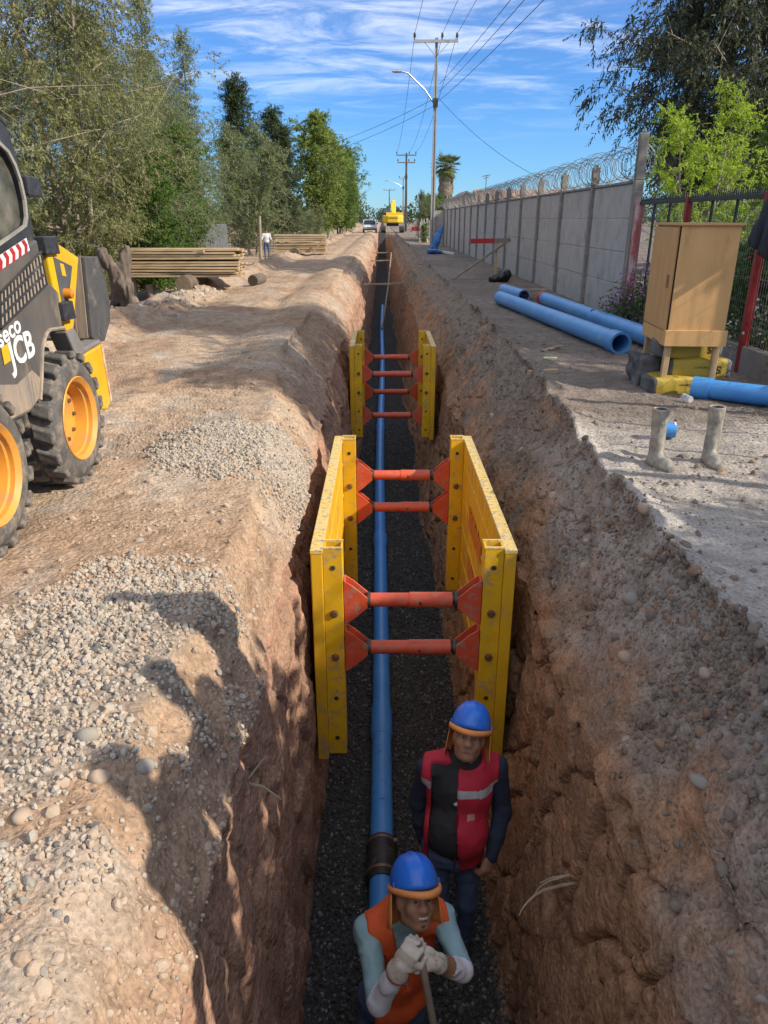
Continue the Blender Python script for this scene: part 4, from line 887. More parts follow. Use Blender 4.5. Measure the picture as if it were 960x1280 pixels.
    m = MB(); m.box((CX - .7, 3.5 - O.y, 1.3), (.55, .55, .14)); m.box((CX - .7, 3.2 - O.y, 1.62), (.5, .12, .6)); m.build('seat', mat('seat_vinyl', (.03, .03, .03), None, 5, .6), t, bevel=.03)
    LAMP = mat('black_speckled_plastic', (.02, .022, .025), (.05, .05, .055), 30, .5)
    def lampbox(y0, y1, z0, z1, x0=-.02, x1=.10): m = MB(); m.prism(sub([(y0, z0), (y1, z0 - .005), (y1 - .02, z1), (y0 - .01, z1)]), XS + x0, XS + x1, 'X'); return m.build('lamp_housing', LAMP, t, bevel=.008)
    lampbox(4.60, 4.78, 1.725, 1.83, -.12, -.02); lampbox(4.635, 4.83, 1.405, 1.505, -.06, .01); lampbox(4.705, 4.875, 1.01, 1.12, -.02, .03)
    # front tower and arm, yellow, with a dark inset
    tw = [(4.84, 1.475), (5.186, 1.362), (5.12, 1.26), (4.93, .93), (4.81, .93), (4.74, 1.06), (4.70, 1.40)]
    m = MB(); m.prism(sub(tw), XS - .16, XS - .02, 'X'); to = m.build('lift_tower', YEL, t, bevel=.012)
    m = MB(); m.prism(sub([(4.775, 1.385), (5.04, 1.315), (4.895, 1.10), (4.80, 1.10)]), XS - .0195, XS - .016, 'X'); m.build('dark_inset', mat('dark_grey_inset', (.07, .072, .075), (.1, .1, .1), 8, .6), to)
    m = MB(); m.prism(sub([(4.86, 1.27), (4.92, 1.26), (4.905, 1.335), (4.85, 1.345)]), XS - .0155, XS - .014, 'X'); m.build('decal', YL, to)
    m = MB(); m.lathe([(0, 0), (.035, 0), (.03, .05), (0, .06)], (XS - .02, 4.86 - O.y, 1.16), 'X', 12); m.build('indicator_lamp', mat('amber_lens', (.6, .22, .02), None, 5, .3), to, True)
    m = MB(); m.tube([(XS - .25, 4.75 - O.y, 1.62), (XS - .25, 4.82 - O.y, 1.60), (XS - .22, 4.92 - O.y, 1.50), (XS - .2, 4.98 - O.y, 1.38)], .042, 10); m.build('hydraulic_hose', RUBBER, t, True)
    GREYM = mat('worn_grey_link', (.16, .155, .15), (.22, .20, .18), 8, .6, dirt=(.28, .22, .17), dirt_amt=.25)
    m = MB(); m.prism(sub([(4.80, .93), (4.92, .955), (5.06, .79), (5.36, .80), (5.36, .77), (4.91, .745)]), XS - .14, XS - .02, 'X'); m.build('tilt_link', GREYM, t, bevel=.01)
    m = MB(); m.prism(sub([(4.905, .742), (5.365, .766), (5.40, .35), (5.30, .30), (5.19, .33)]), XS - .13, XS - .015, 'X'); lo = m.build('arm_foot', YEL, t, bevel=.012)
    m = MB(); m.prism(sub([(5.335, .765), (5.366, .767), (5.402, .36), (5.375, .335)]), XS - .014, XS - .011, 'X'); m.build('worn_edge', mat('scraped_edge', (.62, .55, .4), (.5, .2, .06), 18, .7), lo)
    # bucket
    bk = [(5.43, .80), (5.50, 1.35), (5.75, 1.345), (5.85, 1.18), (5.875, 1.02), (5.83, .87), (5.66, .745), (5.52, .75)]
    BKT = mat('worn_bucket_steel', (.055, .055, .058), (.09, .085, .08), 9, .6, dirt=(.2, .16, .13), dirt_amt=.2, dirt_scale=6)
    BKB = mat('muddy_bucket_back', (.30, .22, .155), (.17, .135, .105), 7, .85, stretch=(2.4, 1, .35), dirt=(.10, .085, .07), dirt_amt=.25, dirt_scale=7)
    bt = thing_part('bucket', t)
    for x in (XS - .13, XS - 1.75): m = MB(); m.prism(sub(bk), x, x + .03, 'X'); m.build('bucket_side', BKT, bt, bevel=.006)
    m = MB(); m.prism(sub([(5.415, .80), (5.485, 1.35), (5.51, 1.35), (5.44, .80)]), XS - 1.72, XS - .131, 'X'); m.build('bucket_back', BKB, bt)
    for k in range(3): m = MB(); x = XS - .13 - .07 * (k + 1) - .006; m.bar((x, 5.412 - O.y, .81), (x, 5.48 - O.y, 1.34), .012, .016); m.build('wear_rib', BKB, bt)
    m = MB(); m.prism(sub([(5.44, .80), (5.52, .765), (5.66, .76), (5.66, .78), (5.53, .785), (5.45, .82)]), XS - 1.72, XS - .131, 'X'); m.build('bucket_floor', BKT, bt)
    m = MB(); m.prism(sub([(5.50, 1.33), (5.75, 1.325), (5.75, 1.345), (5.50, 1.35)]), XS - 1.72, XS - .131, 'X'); m.build('cutting_edge', STEEL, bt)
    # wheels
    def lug_mesh(s):
        q = MB(); 
        pts = []
        for a, r in ((-.125, .38), (.125, .38), (.09, .425), (-.09, .425)):
            for xx, sh in ((.008 * s, .05), (.132 * s, -.05)): an = a + sh; pts.append((xx, r * math.sin(an), r * math.cos(an)))
        q.add(pts, [(0, 2, 3, 1), (2, 4, 5, 3), (4, 6, 7, 5), (6, 0, 1, 7), (0, 6, 4, 2), (1, 3, 5, 7)])
        o = q.build('lug', RUBBER, None, bevel=.008); me = o.data; bpy.data.objects.remove(o); return me
    lm = {s: lug_mesh(s) for s in (-1, 1)}
    for side, xo in ((1, -1.93), (-1, -3.57)):
        for y in (4.60, 3.48):
            w = thing_part('wheel', t); w.location = (xo - .135 * side - O.x, y - O.y, .415)
            m = MB(); T_ = [(.245, .12), (.275, .135), (.31, .137), (.355, .128), (.385, .10), (.392, 0), (.385, -.10), (.355, -.128), (.31, -.137), (.275, -.135), (.245, -.12)]
            m.lathe(T_, (0, 0, 0), 'X', 40, closed=True); m.build('tyre', RUBBER, w, True)
            m = MB(); P_ = [(.0, .02), (.10, .02), (.115, .03), (.16, .03), (.175, .005), (.215, .01), (.222, .085), (.240, .095), (.262, .128), (.268, .136), (.262, .142), (.235, .118), (.23, -.1), (0, -.1)]
            m.lathe([(r, h * side) for r, h in P_], (0, 0, 0), 'X', 32); m.build('rim', RIM, w, True)
            for k in range(8):
                a = k * math.pi / 4; m = MB(); m.lathe([(.0, .0), (.013, 0), (.013, .02), (0, .022)], (.028 * side, .135 * math.cos(a), .135 * math.sin(a)), 'X', 6, M=Matrix.Diagonal((side, 1, 1))); m.build('wheel_nut', STEEL, w)
            if side == 1:
                for s in (-1, 1):
                    for k in range(18):
                        o = bpy.data.objects.new('tread_lug', lm[s]); link(o, w); o.rotation_euler = ((k + (.5 if s > 0 else 0)) * 2 * math.pi / 18, 0, 0); o.location = (0, 0, 0)
                        bvl = o.modifiers.new('bevel', 'BEVEL'); bvl.width = .012; bvl.segments = 2
skid_steer()

# ---------------------------------------------------------------- wooden cabinet, cement bags, boots, jacket
def cabinet():
    t = thing('wooden_cabinet', 'tall plywood cabinet on four timber legs by the fence', 'cabinet', (3.02, 7.55, 0), R(-4))
    PLY = mat('plywood', (.62, .37, .15), (.54, .31, .12), 3, .6, stretch=(2, 2, .5), dirt=(.36, .22, .10), dirt_amt=.12, dirt_scale=3)
    PLYL = mat('light_plywood_door', (.56, .33, .13), (.48, .28, .11), 4, .6, stretch=(2, 2, .4))
    w, d = .53, .80; z0, z1 = .56, 1.545
    m = MB(); m.box((0, 0, (z0 + z1) / 2), (w, d, z1 - z0)); m.build('carcass', PLY, t, bevel=.004)
    m = MB(); m.box((0, 0, z1 + .012), (w + .06, d + .05, .022)); m.build('top', PLYL, t, bevel=.003)
    m = MB(); m.box((-w / 2 - .014, .02, (z0 + z1) / 2 + .01), (.02, d - .03, z1 - z0 - .05)); dr = m.build('door', PLYL, t, bevel=.003)
    m = MB(); m.box((-w / 2 - .0255, -.26, 1.05), (.003, .09, .12)); m.build('latch_plate', mat('brown_patch', (.27, .14, .07), None, 8, .7), dr)
    m = MB(); m.box((-w / 2 - .003, -d / 2 + .018, (z0 + z1) / 2), (.004, .03, z1 - z0 - .01)); m.build('door_gap', mat('gap_shade_black', (.01, .01, .01), None, 5, .9), t)  # black strip painted in for the shade inside the door gap
    m = MB(); m.box((0, -d / 2 - .012, z0 - .02), (w + .05, .022, .15)); m.build('apron', PLY, t, bevel=.003)
    m = MB(); m.box((-w / 2 - .013, .0, z0 - .02), (.022, d + .0, .15)); m.build('apron', PLY, t, bevel=.003)
    for sx in (-1, 1):
        for sy in (-1, 1): m = MB(); m.bar((sx * (w / 2 - .04) - .02 * (sx < 0), sy * (d / 2 - .045), -.03), (sx * (w / 2 - .04), sy * (d / 2 - .045), z0 - .003), .055, .06); m.build('leg', WOOD, t, bevel=.004)
    m = MB(); m.bar((-w / 2 + .07, -d / 2 + .045, .33), (w / 2 - .07, -d / 2 + .045, .33), .03, .02)
    YB = mat('yellow_cement_sack', (.42, .30, .03), (.36, .25, .03), 4, .6, bump=.004, bscale=9); DKB = mat('dark_sack_paper', (.05, .05, .055), (.16, .155, .15), 4, .8, bump=.004, bscale=9); INK = mat('sack_ink', (.04, .03, .02), None, 5, .7); SW = mat('white_sack_band', (.55, .53, .47), None, 5, .7)
    labs = ['lower yellow cement sack under the cabinet, beneath another', 'top yellow cement sack with white band under the cabinet', 'bottom yellow cement sack half hidden by the blue pipe end']
    for i, (x, y, z, rz) in enumerate(((3.12, 7.36, .235, -.08), (3.02, 7.42, .415, .03), (2.92, 7.3, .075, .1))):
        def ex(dd, P, i=i):
            q = np.abs(P) - np.array((.28, .12, .055)); return np.sqrt((np.maximum(q, 0) ** 2).sum(1)) + np.minimum(q.max(1), 0) - .028 - .02 * np.clip(1 - (P[:, 0] / .27) ** 2, 0, 1) + .012 * vnoise(P[:, 0] * 9, P[:, 1] * 9, P[:, 2] * 9 + i * 5)
        b = thing('cement_sack', labs[i], 'cement sack', (x, y, z), rz, 'cement sacks under the cabinet')
        sq = (1, 1.25, .62)
        def fm(c): return np.where(c[:, 0] > .20, np.where(c[:, 0] > .25, 1, 2), np.where(c[:, 0] < -.26, 1, 0))
        sdf_obj('sack', [cap((-.3, 0, 0), (.3, 0, 0), .16, .16)], [YB, DKB, SW if i == 1 else YB], b, .016, .05, extra=ex, fmat=fm)
        Mt = Matrix.Translation((.20, -.158, .03)) @ Matrix.Rotation(math.pi / 2, 4, 'X') @ Matrix.Rotation(math.pi, 4, 'Z')
        text_mesh('lettering', 'S', .10, INK, b, Matrix.Translation((.0, -.006, 0)) @ Mt, .001, 1.2, 0, .004)
        text_mesh('lettering', 'Cemento', .038, INK, b, Matrix.Translation((-.10, -.006, -.004)) @ Mt, .001, 1.3)
    o = sdf_obj('paper_sack', [cap((2.72, 7.62, .13), (2.74, 7.75, .15), .11, .1, 0, (1, 1, 1.1))], DKB, None, .02, .05, extra=lambda d, P: np.maximum(np.abs(P[:, 0] - 2.72) - .075, np.maximum(np.abs(P[:, 1] - 7.68) - .16, np.abs(P[:, 2] - .13) - .13)) - .03 + .035 * vnoise(P[:, 0] * 9, P[:, 1] * 9, P[:, 2] * 9), lo=(2.5, 7.4, -.1), hi=(2.95, 7.95, .4)); tag(o, 'dark printed paper sack behind the front cabinet leg', 'sack')
    CUP = bpy.data.materials.new('clear_plastic'); nt, N, L, b = nodes_of(CUP); b.inputs['Base Color'].default_value = (.8, .82, .82, 1); b.inputs['Alpha'].default_value = .25; b.inputs['Roughness'].default_value = .15
    m = MB(); m.lathe([(.03, 0), (.042, .09), (.039, .09), (.028, .004)], (0, 0, 0), 'Y', 16); tag(m.build('plastic_cup', CUP, None, True, loc=(2.86, 6.72, .045), rot=(0, 0, .4)), 'clear plastic cup lying beside the blue pipe end', 'cup')
cabinet()
def boots():
    RB = mat('muddy_rubber_boot', (.36, .33, .27), (.24, .215, .175), 12, .8, dirt=(.11, .10, .085), dirt_amt=.34, dirt_scale=8, bump=.004, bscale=30); MUD = mat('boot_mud', (.33, .24, .165), (.26, .19, .13), 20, .95, bump=.006, bscale=40); INN = mat('boot_lining', (.10, .09, .08), None, 8, .9)
    for lab, loc, rz, lean in (('left of the two mud-caked rubber boots standing on the sand', (1.93, 4.95), R(12), .0), ('right of the two mud-caked rubber boots standing on the sand', (2.33, 5.0), R(-6), .0)):
        z = gz(*loc); t = thing('rubber_boot', lab, 'boot', (loc[0], loc[1], z), rz, 'rubber boots on the sand')
        pr = [cap((0, .02, .13), (lean, .03, .40), .047, .056, 0), cap((0, .02, .06), (0, .02, .16), .046, .042, 0), cap((0, .02, .05), (0, -.12, .035), .047, .043, 0), ell((0, -.13, .03), (.05, .075, .045), 0), ell((0, -.05, .012), (.055, .16, .02), 1), ell((0, -.12, .02), (.058, .08, .028), 1), cap((0, .035, .012), (0, .05, .02), .045, .04, 1)]
        def ex(d, P): return np.maximum(np.maximum(d + .006 * vnoise(P[:, 0] * 26, P[:, 1] * 26, P[:, 2] * 14), P[:, 2] - .40), -np.maximum(np.sqrt((P[:, 0] - lean * P[:, 2] / .4) ** 2 + (P[:, 1] - .028) ** 2) - .043, .345 - P[:, 2]))
        def fm(c): g = groups(pr, c); inn = (np.sqrt((c[:, 0] - lean * c[:, 2] / .4) ** 2 + (c[:, 1] - .028) ** 2) < .047) & (c[:, 2] > .335) & (c[:, 2] < .392); return np.where(inn, 2, g)
        sdf_obj('boot_shell', pr, [RB, MUD, INN], t, .0075, .025, extra=ex, fmat=fm, lo=(-.09, -.24, -.03), hi=(.1, .11, .43))
boots()
def jacket():
    J = mat('dark_jacket_cloth', (.022, .025, .035), (.035, .037, .045), 6, .85, bump=.006, bscale=8)
    sq = (.38, 1, 1); pr = [cap((3.93, 7.95, 1.92), (3.91, 8.2, 1.40), .10, .13, 0, sq), cap((3.93, 7.8, 1.9), (3.9, 7.85, 1.25), .16, .2, 0, sq), cap((3.92, 7.5, 1.9), (3.9, 7.55, 1.12), .2, .2, 0, sq), cap((3.93, 7.45, 1.96), (3.93, 7.95, 1.96), .05, .05, 0, (.8, 1, 1)), cap((3.90, 7.25, 1.9), (3.88, 7.2, 1.3), .1, .1, 0, sq)]
    o = sdf_obj('jacket', pr, J, None, .022, .06, extra=lambda d, P: np.maximum(d + .035 * np.sin(P[:, 1] * 38 + 5 * vnoise(P[:, 1] * 3, P[:, 2] * 2, P[:, 0])) * np.clip(2.0 - P[:, 2], 0, 1), 1.17 + .25 * (P[:, 1] - 7.6) - P[:, 2])); tag(o, 'dark work jacket hung over the fence beside the red post', 'jacket')
jacket()

# ---------------------------------------------------------------- left verge: timber, stumps, post
def timber():
    rng = random.Random(6)
    def stack(x0, x1, y, z0, layers, rows, w, th, lab, grp, zfun=None):
        v = {}
        for k in range(layers):
            for r in range(rows):
                L = (x1 - x0) * rng.uniform(.93, 1.02); xo = rng.uniform(-.08, .08)
                m = MB(); m.box((0, 0, 0), (L, w, th)); 
                key = rng.randint(0, 5)
                if key not in v:
                    o = m.build('plank', WOODX, None, bevel=.004); v[key] = o.data; bpy.data.objects.remove(o)
                o = bpy.data.objects.new('plank', v[key]); link(o)
                o.location = ((x0 + x1) / 2 + xo, y + (r - rows / 2) * (w + .015) + rng.uniform(-.03, .03), z0 + k * (th + .019) + rng.uniform(0, .008) + .03 * (k > layers // 2)); o.rotation_euler = (rng.uniform(-.015, .015), rng.uniform(-.008, .008), rng.uniform(-.02, .02) + .03)
                od = ('bottom', 'second', 'third', 'fourth', 'fifth', 'sixth', 'seventh', 'eighth', 'ninth', 'tenth')[k]
                if k == layers - 1: lb = 'top layer pale plank, %s from the front, on the %s timber stack' % (('first', 'second', 'third', 'fourth')[r], lab)
                elif r == 0: lb = 'front pale plank in the %s layer from below of the %s timber stack' % (od, lab)
                else: lb = 'pale plank lying inside the %s timber stack behind its front planks' % lab
                tag(o, lb, 'plank', grp)
    stack(-6.35, -3.5, 19.3, .31, 10, 4, .22, .044, 'near', 'planks in the near timber stack')
    stack(-5.25, -2.75, 38.4, .12, 9, 3, .3, .07, 'far', 'planks in the far timber stack')
    m = MB(); m.bar((-3.35, 37.6, .1), (-2.7, 37.5, .85), .12, .06); tag(m.build('plank', WOODX), 'loose plank leaning against the far timber stack', 'plank')
    m = MB(); m.bar((-4.55, 18.8, .86), (-4.28, 18.75, .88), .09, .06); tag(m.build('timber_block', WOODX), 'small timber block lying on the near timber stack', 'timber block')
    LOG = mat('log_end', (.30, .22, .15), (.2, .15, .1), 14, .9)
    def post(x, y, z0, z1, r, lab, lean=(0, 0), name='stump_post'):
        m = MB(); n = 14; m.tube([(0, 0, 0), (lean[0] * .5, lean[1] * .5, (z1 - z0) * .5), (lean[0], lean[1], z1 - z0)], [r * 1.08, r, r * .97], n); o = m.build(name, [BARKL, LOG], None, True, loc=(x, y, z0)); o.data.polygons[len(o.data.polygons) - 1].material_index = 1; tag(o, lab, 'post')
    post(-5.66, 19.0, -.62, .10, .10, 'leaning round timber post in the ditch below the near stack', (-.12, 0))
    post(-4.98, 18.9, -.45, .27, .085, 'thinner round timber post beside the cut log under the stack')
    post(-6.15, 19.0, -.6, .27, .09, 'round timber post under the left end of the near stack')
    m = MB(); m.tube([(-4.75, 18.3, .16), (-4.6, 19.6, .18)], .19, 18); o = m.build('log', [BARK, LOG], None, True); tag(o, 'thick cut log lying end-on beneath the near stack', 'log')
    for p in o.data.polygons:
        if len(p.vertices) > 4: p.material_index = 1
    m = MB(); m.tube([(-3.35, 19.9, .12), (-3.3, 20.1, .13), (-3.2, 20.5, .14)], [.14, .15, .13], 16); o = m.build('log', [BARK, LOG], None, True); tag(o, 'dark log lying past the right end of the near stack', 'log')
    m = MB(); m.tube([(-4.2, 37.3, .1), (-4.15, 38.0, .12)], .22, 14); tag(m.build('log', BARK, None, True), 'dark log in front of the far timber stack', 'log')
    post(-6.95, 44.5, -.65, 1.75, .09, 'tall pale pole standing beside the distant man', (.05, 0), 'timber_pole')
    # gnarled dead stump at the ditch edge
    pr = [cap((-5.3, 16, -.5), (-5.45, 16, .3), .2, .16), cap((-5.45, 16, .3), (-5.72, 16, .95), .13, .12), cap((-5.4, 16, .35), (-5.28, 16.1, .98), .13, .1), cap((-5.3, 15.9, .3), (-5.12, 15.8, -.4), .12, .1), cap((-5.55, 16, .2), (-5.75, 16.1, -.5), .12, .14)]
    o = sdf_obj('tree_stump', pr, BARK, None, .025, .08, extra=lambda d, P: d + .06 * vnoise(P[:, 0] * 8, P[:, 1] * 8, P[:, 2] * 2.5) + .035 * vnoise(P[:, 0] * 22, P[:, 1] * 22, P[:, 2] * 7), smoothit=0); tag(o, 'gnarled forked tree stump at the ditch edge past the loader', 'tree stump')
    # pipe sections lying in the dark ditch
    m = MB(); hollow(m, (-6.3, 19.8, -.35), (-4.7, 20.2, -.35), .22, .2, 20); tag(m.build('ditch_pipe', mat('grey_ditch_pipe', (.25, .25, .25), None, 5, .7), None, True), 'grey pipe lying in the ditch under the near stack', 'pipe')
timber()
# ---------------------------------------------------------------- trees and shrubs
def leaves(C, n_per, spread, L, W, droop, rng, flat=.0):
    n = len(C) * n_per; c = np.repeat(C, n_per, 0)
    off = rng.normal(size=(n, 3)) * np.array(spread); p = c + off
    d = rng.normal(size=(n, 3)); d[:, 2] = d[:, 2] * (1 - flat) - droop; d += off / (np.linalg.norm(off, axis=1)[:, None] + 1e-6) * .5
    d /= np.linalg.norm(d, axis=1)[:, None]; s = np.cross(d, rng.normal(size=(n, 3))); s /= np.linalg.norm(s, axis=1)[:, None] + 1e-9
    l = L * rng.uniform(.65, 1.25, (n, 1)); w = W * rng.uniform(.7, 1.2, (n, 1)) * .5
    v = np.stack([p, p + d * l * .45 + s * w, p + d * l, p + d * l * .45 - s * w], 1).reshape(-1, 3)
    return v, np.arange(n * 4).reshape(n, 4)
def twigs(C, A, n_tw, m, tl, L, W, droop, spread, rng):
    """leafy twigs: C cluster points, A outward directions; m leaves set alternately along each drooping twig"""
    n = len(C) * n_tw; base = np.repeat(C, n_tw, 0) + np.clip(rng.normal(size=(n, 3)), -1.6, 1.6) * np.array(spread)
    d = np.repeat(A, n_tw, 0) * .7 + rng.normal(size=(n, 3)) * .6; d[:, 2] -= droop; d /= np.linalg.norm(d, axis=1)[:, None]; ln = tl * rng.uniform(.6, 1.2, (n, 1))
    sd = np.cross(d, rng.normal(size=(n, 3))); sd /= np.linalg.norm(sd, axis=1)[:, None] + 1e-9
    t = np.linspace(.12, 1, m)[None, :, None]; sg = np.where(np.arange(m) % 2 == 0, 1., -1.)[None, :, None]
    p = base[:, None] + d[:, None] * (ln[:, None] * t) - np.array((0, 0, 1.)) * (droop * .35 * ln[:, None] * t * t)
    ld = d[:, None] * .65 + sd[:, None] * sg * .75 + rng.normal(size=(n, m, 3)) * .32; ld[..., 2] -= droop * .7; ld /= np.linalg.norm(ld, axis=-1)[..., None]
    sw = np.cross(ld, rng.normal(size=(n, m, 3)) * .5 + np.array((0, 0, 1.))); sw /= np.linalg.norm(sw, axis=-1)[..., None] + 1e-9
    l = L * rng.uniform(.6, 1.2, (n, m, 1)); w = W * rng.uniform(.7, 1.2, (n, m, 1)) * .5
    v = np.stack([p, p + ld * l * .45 + sw * w, p + ld * l, p + ld * l * .45 - sw * w], 2).reshape(-1, 3); return v, np.arange(n * m * 4).reshape(-1, 4)
def tree_meshes(seed, H, r0, prof, z0, nb, n_tw, m, tl, L, W, droop, leafm, barkm, trunks=1, up=.5, sub=5, wig=.12, spread=.12, irr=(.5, .7, .9, 1.05, 1.25)):
    """prof(t) gives crown radius at t in 0..1 from crown base to top"""
    rng = np.random.default_rng(seed); B = MB(); C = []; A = []
    for k in range(trunks):
        ang = k * 2.4 + seed; sp = .35 * (trunks > 1); h = H * (1 - .12 * k)
        zs = np.linspace(0, 1, 9); ph = rng.uniform(0, 6, 2); base = np.array((sp * .4 * math.cos(ang), sp * .4 * math.sin(ang)))
        P = [np.array((base[0] + sp * math.cos(ang) * 2.2 * z + wig * math.sin(3 * z + ph[0]) * z, base[1] + sp * math.sin(ang) * 2.2 * z + wig * math.sin(4 * z + ph[1]) * z, h * z)) for z in zs]
        B.tube(P, [max(r0 * (1 - .88 * z) * (1 if k == 0 else .75), .012) for z in zs], 9)
        for i in range(nb // trunks):
            t = (i + rng.random()) / (nb // trunks); z = z0 + (h - z0) * t * .97; u = z / h; j = min(int(u * 8), 7); b0 = P[j] + (P[j + 1] - P[j]) * (u * 8 - j)
            az = i * 2.399 + rng.uniform(-.4, .4); rad = prof(t) * rng.choice(irr) * rng.uniform(.88, 1.1); el = up + rng.uniform(-.25, .25)
            out = np.array((math.cos(az), math.sin(az), 0)); e = b0 + out * rad + np.array((0, 0, rad * math.tan(el) * .6)); mid = (b0 + e) / 2 + np.array((0, 0, .10 * rad)) + rng.normal(size=3) * .05 * rad
            rb = max(r0 * .34 * (1 - .75 * u), .008); B.tube([b0, mid, e], [rb, rb * .6, rb * .22], 5, False)
            for q in range(sub):
                a = .2 + .8 * (q + rng.random()) / sub; pt = (1 - a) ** 2 * b0 + 2 * a * (1 - a) * mid + a * a * e
                tw = pt + rng.normal(size=3) * rad * .17 * np.array((1, 1, .8)); C.append(tw); A.append(out + np.array((0, 0, .25)))
                B.tube([pt, tw], [rb * .3, rb * .1], 3, False)
        for q in range(4): C.append(P[-1] - np.array((0, 0, .2 * q))); A.append(np.array((0, 0, 1.)))
    v, f = twigs(np.array(C), np.array(A), n_tw, m, tl, L, W, droop, (spread, spread, spread), rng)
    to = B.build('trunk', barkm, None, True); co = mesh_obj('crown', v, f, leafm, None)
    r = (to.data, co.data); bpy.data.objects.remove(to); bpy.data.objects.remove(co); return r
def plant(name, meshes, loc, label, cat='tree', s=1.0, rz=0.0, group=None, sz=None):
    t = thing(name, label, cat, loc, rz, group)
    for nm, me in zip(('trunk', 'crown'), meshes):
        o = bpy.data.objects.new(nm, me); link(o, t)
    t.scale = (s, s, sz or s); return t
OLIVE = leaf_mat('olive_leaves', (.13, .145, .05), (.27, .27, .115), .3); OLIVE2 = leaf_mat('grey_green_leaves', (.12, .155, .065), (.24, .27, .125), .3)
BRIGHT = leaf_mat('bright_leaves', (.12, .18, .035), (.25, .31, .075), .4); DARKL = leaf_mat('dark_leaves', (.03, .055, .018), (.085, .11, .04), .2)
MIDL = leaf_mat('mid_green_leaves', (.06, .12, .02), (.13, .21, .04), .35); EUC = leaf_mat('eucalyptus_leaves', (.035, .05, .027), (.115, .12, .065), .25); EUCB = leaf_mat('brownish_leaves', (.12, .11, .05), (.19, .16, .07), .3); LIME = leaf_mat('lime_leaves', (.17, .28, .02), (.33, .44, .05), .45)
def trees():
    will = lambda t: 2.4 * (math.sin(math.pi * min(t * .85 + .12, 1)) ** .7)
    wA = tree_meshes(1, 9.5, .11, will, .9, 90, 7, 20, .42, .085, .026, .5, OLIVE, BARKL, 3, .5, 8, spread=.16)
    wB = tree_meshes(2, 8.5, .10, will, .5, 84, 7, 20, .40, .085, .026, .45, OLIVE2, BARKL, 2, .5, 8, spread=.15)
    cone = lambda t: 1.55 * (1 - t) ** .75 + .12
    bs = tree_meshes(3, 4.8, .06, cone, .15, 70, 6, 16, .32, .09, .03, .2, OLIVE2, BARKL, 2, .75, 6, spread=.1)
    oval = lambda t: 2.0 * math.sin(math.pi * (.10 + .86 * t)) ** .8
    br = tree_meshes(4, 8.5, .12, oval, 1.0, 64, 6, 12, .42, .15, .09, .1, BRIGHT, BARKL, 1, .6, 7, spread=.14)
    md = tree_meshes(5, 7.0, .11, oval, .3, 60, 6, 12, .40, .13, .065, .15, MIDL, BARK, 2, .6, 7, spread=.14)
    dk = tree_meshes(6, 10, .16, lambda t: 1.9 * (1 - .75 * t ** 1.6), 1.0, 84, 7, 12, .42, .13, .055, .1, DARKL, BARK, 1, .35, 7, spread=.15)
    th = tree_meshes(7, 10.5, .11, lambda t: 1.0 * (1 - .8 * t), 3.0, 44, 4, 12, .35, .13, .04, .2, OLIVE2, BARKL, 1, .8, 5)
    T = [(wA, -7.9, 13.2, 1.0, 0.3, 'olive willowy tree with slim pale trunks nearest behind the loader'), (wB, -10.5, 12.0, 1.1, 2.0, 'tall olive tree at the left edge behind the loader cab'), (wA, -6.9, 18.0, 1.02, 2.5, 'olive tree with twin slim trunks left of the gnarled stump'),
         (wB, -7.6, 22.5, .82, 1.1, 'grey green tree standing behind the left end of the near stack'), (md, -6.6, 22.0, .55, .4, 'low mid green sapling behind the near timber stack'), (wA, -9.4, 27, .86, 4.0, 'olive tree behind the middle of the near timber stack'), (md, -7.4, 27.5, .72, 2.0, 'mid green tree in the row past the near stack'),
         (th, -9.2, 33, .98, .5, 'thin sparse tree top rising left of the dark evergreen'), (th, -8.6, 37, .93, 2.5, 'second thin sparse tree top beside the dark evergreen'), (bs, -8.3, 50, 1.5, .8, 'pale cone shaped bush right of the near timber stack'), (bs, -9.6, 54, 1.6, 2.9, 'taller pale bush behind the cone shaped one'), (wB, -8.3, 30.5, .8, 5.2, 'grey green tree filling the row past the near stack'), (wA, -10.4, 39, .98, 1.7, 'tall olive tree before the thin sparse tops'), (wB, -8.8, 36.0, .78, .2, 'grey green tree behind the pale bushes'),
         (dk, -10.9, 62, 1.18, .7, 'tall dark evergreen tree standing above the row'), (dk, -9.0, 67, 1.05, 2.1, 'broad dark evergreen right of the tallest one'), (dk, -7.4, 61, .86, 4.4, 'dark evergreen behind the far timber stack'), (br, -5.4, 66, 1.16, .6, 'bright green tree with pale forked trunk past the far stack'), (br, -5.0, 73, 1.06, 2.4, 'bright green tree next in line along the track'), (md, -4.4, 79, 1.1, 1.0, 'mid green leafy tree halfway along the track'), (br, -4.3, 86, .98, 3.3, 'bright leafy tree leaning over the track farther on'), (br, -4.4, 92, .95, 5.0, 'bright leafy tree shortly before the van'), (md, -4.6, 99, .92, .2, 'mid green tree standing beside the white van'), (br, -5.0, 104, .86, 1.9, 'bright tree just beyond the white van'), (md, -4.6, 118, .9, 3.0, 'farthest green tree at the end of the row'),
         (bs, -4.7, 47.5, .45, 1.0, 'low green bush at the right end of the far timber stack'), (bs, -4.7, 56, .5, 3.0, 'small green bush at the foot of the bright tree'), (bs, -7.6, 20.8, .55, 2.0, 'low leafy bush behind the left end of the near stack'), (wA, -11.5, 19, .95, 1.0, 'olive tree farther back behind the sheet fence'), (wB, -12.5, 26, .95, 3.0, 'grey green tree farther back in the second row'), (dk, -11, 40, .8, 1.4, 'dark evergreen in the second row behind the thin tops')]
    for i, (me, x, y, s, rz, lab) in enumerate(T): plant('tree' if me is not bs else 'bush', me, (x, y, gz(x, y) - .05), lab, 'tree' if me is not bs else 'bush', s, rz, 'trees along the left verge')
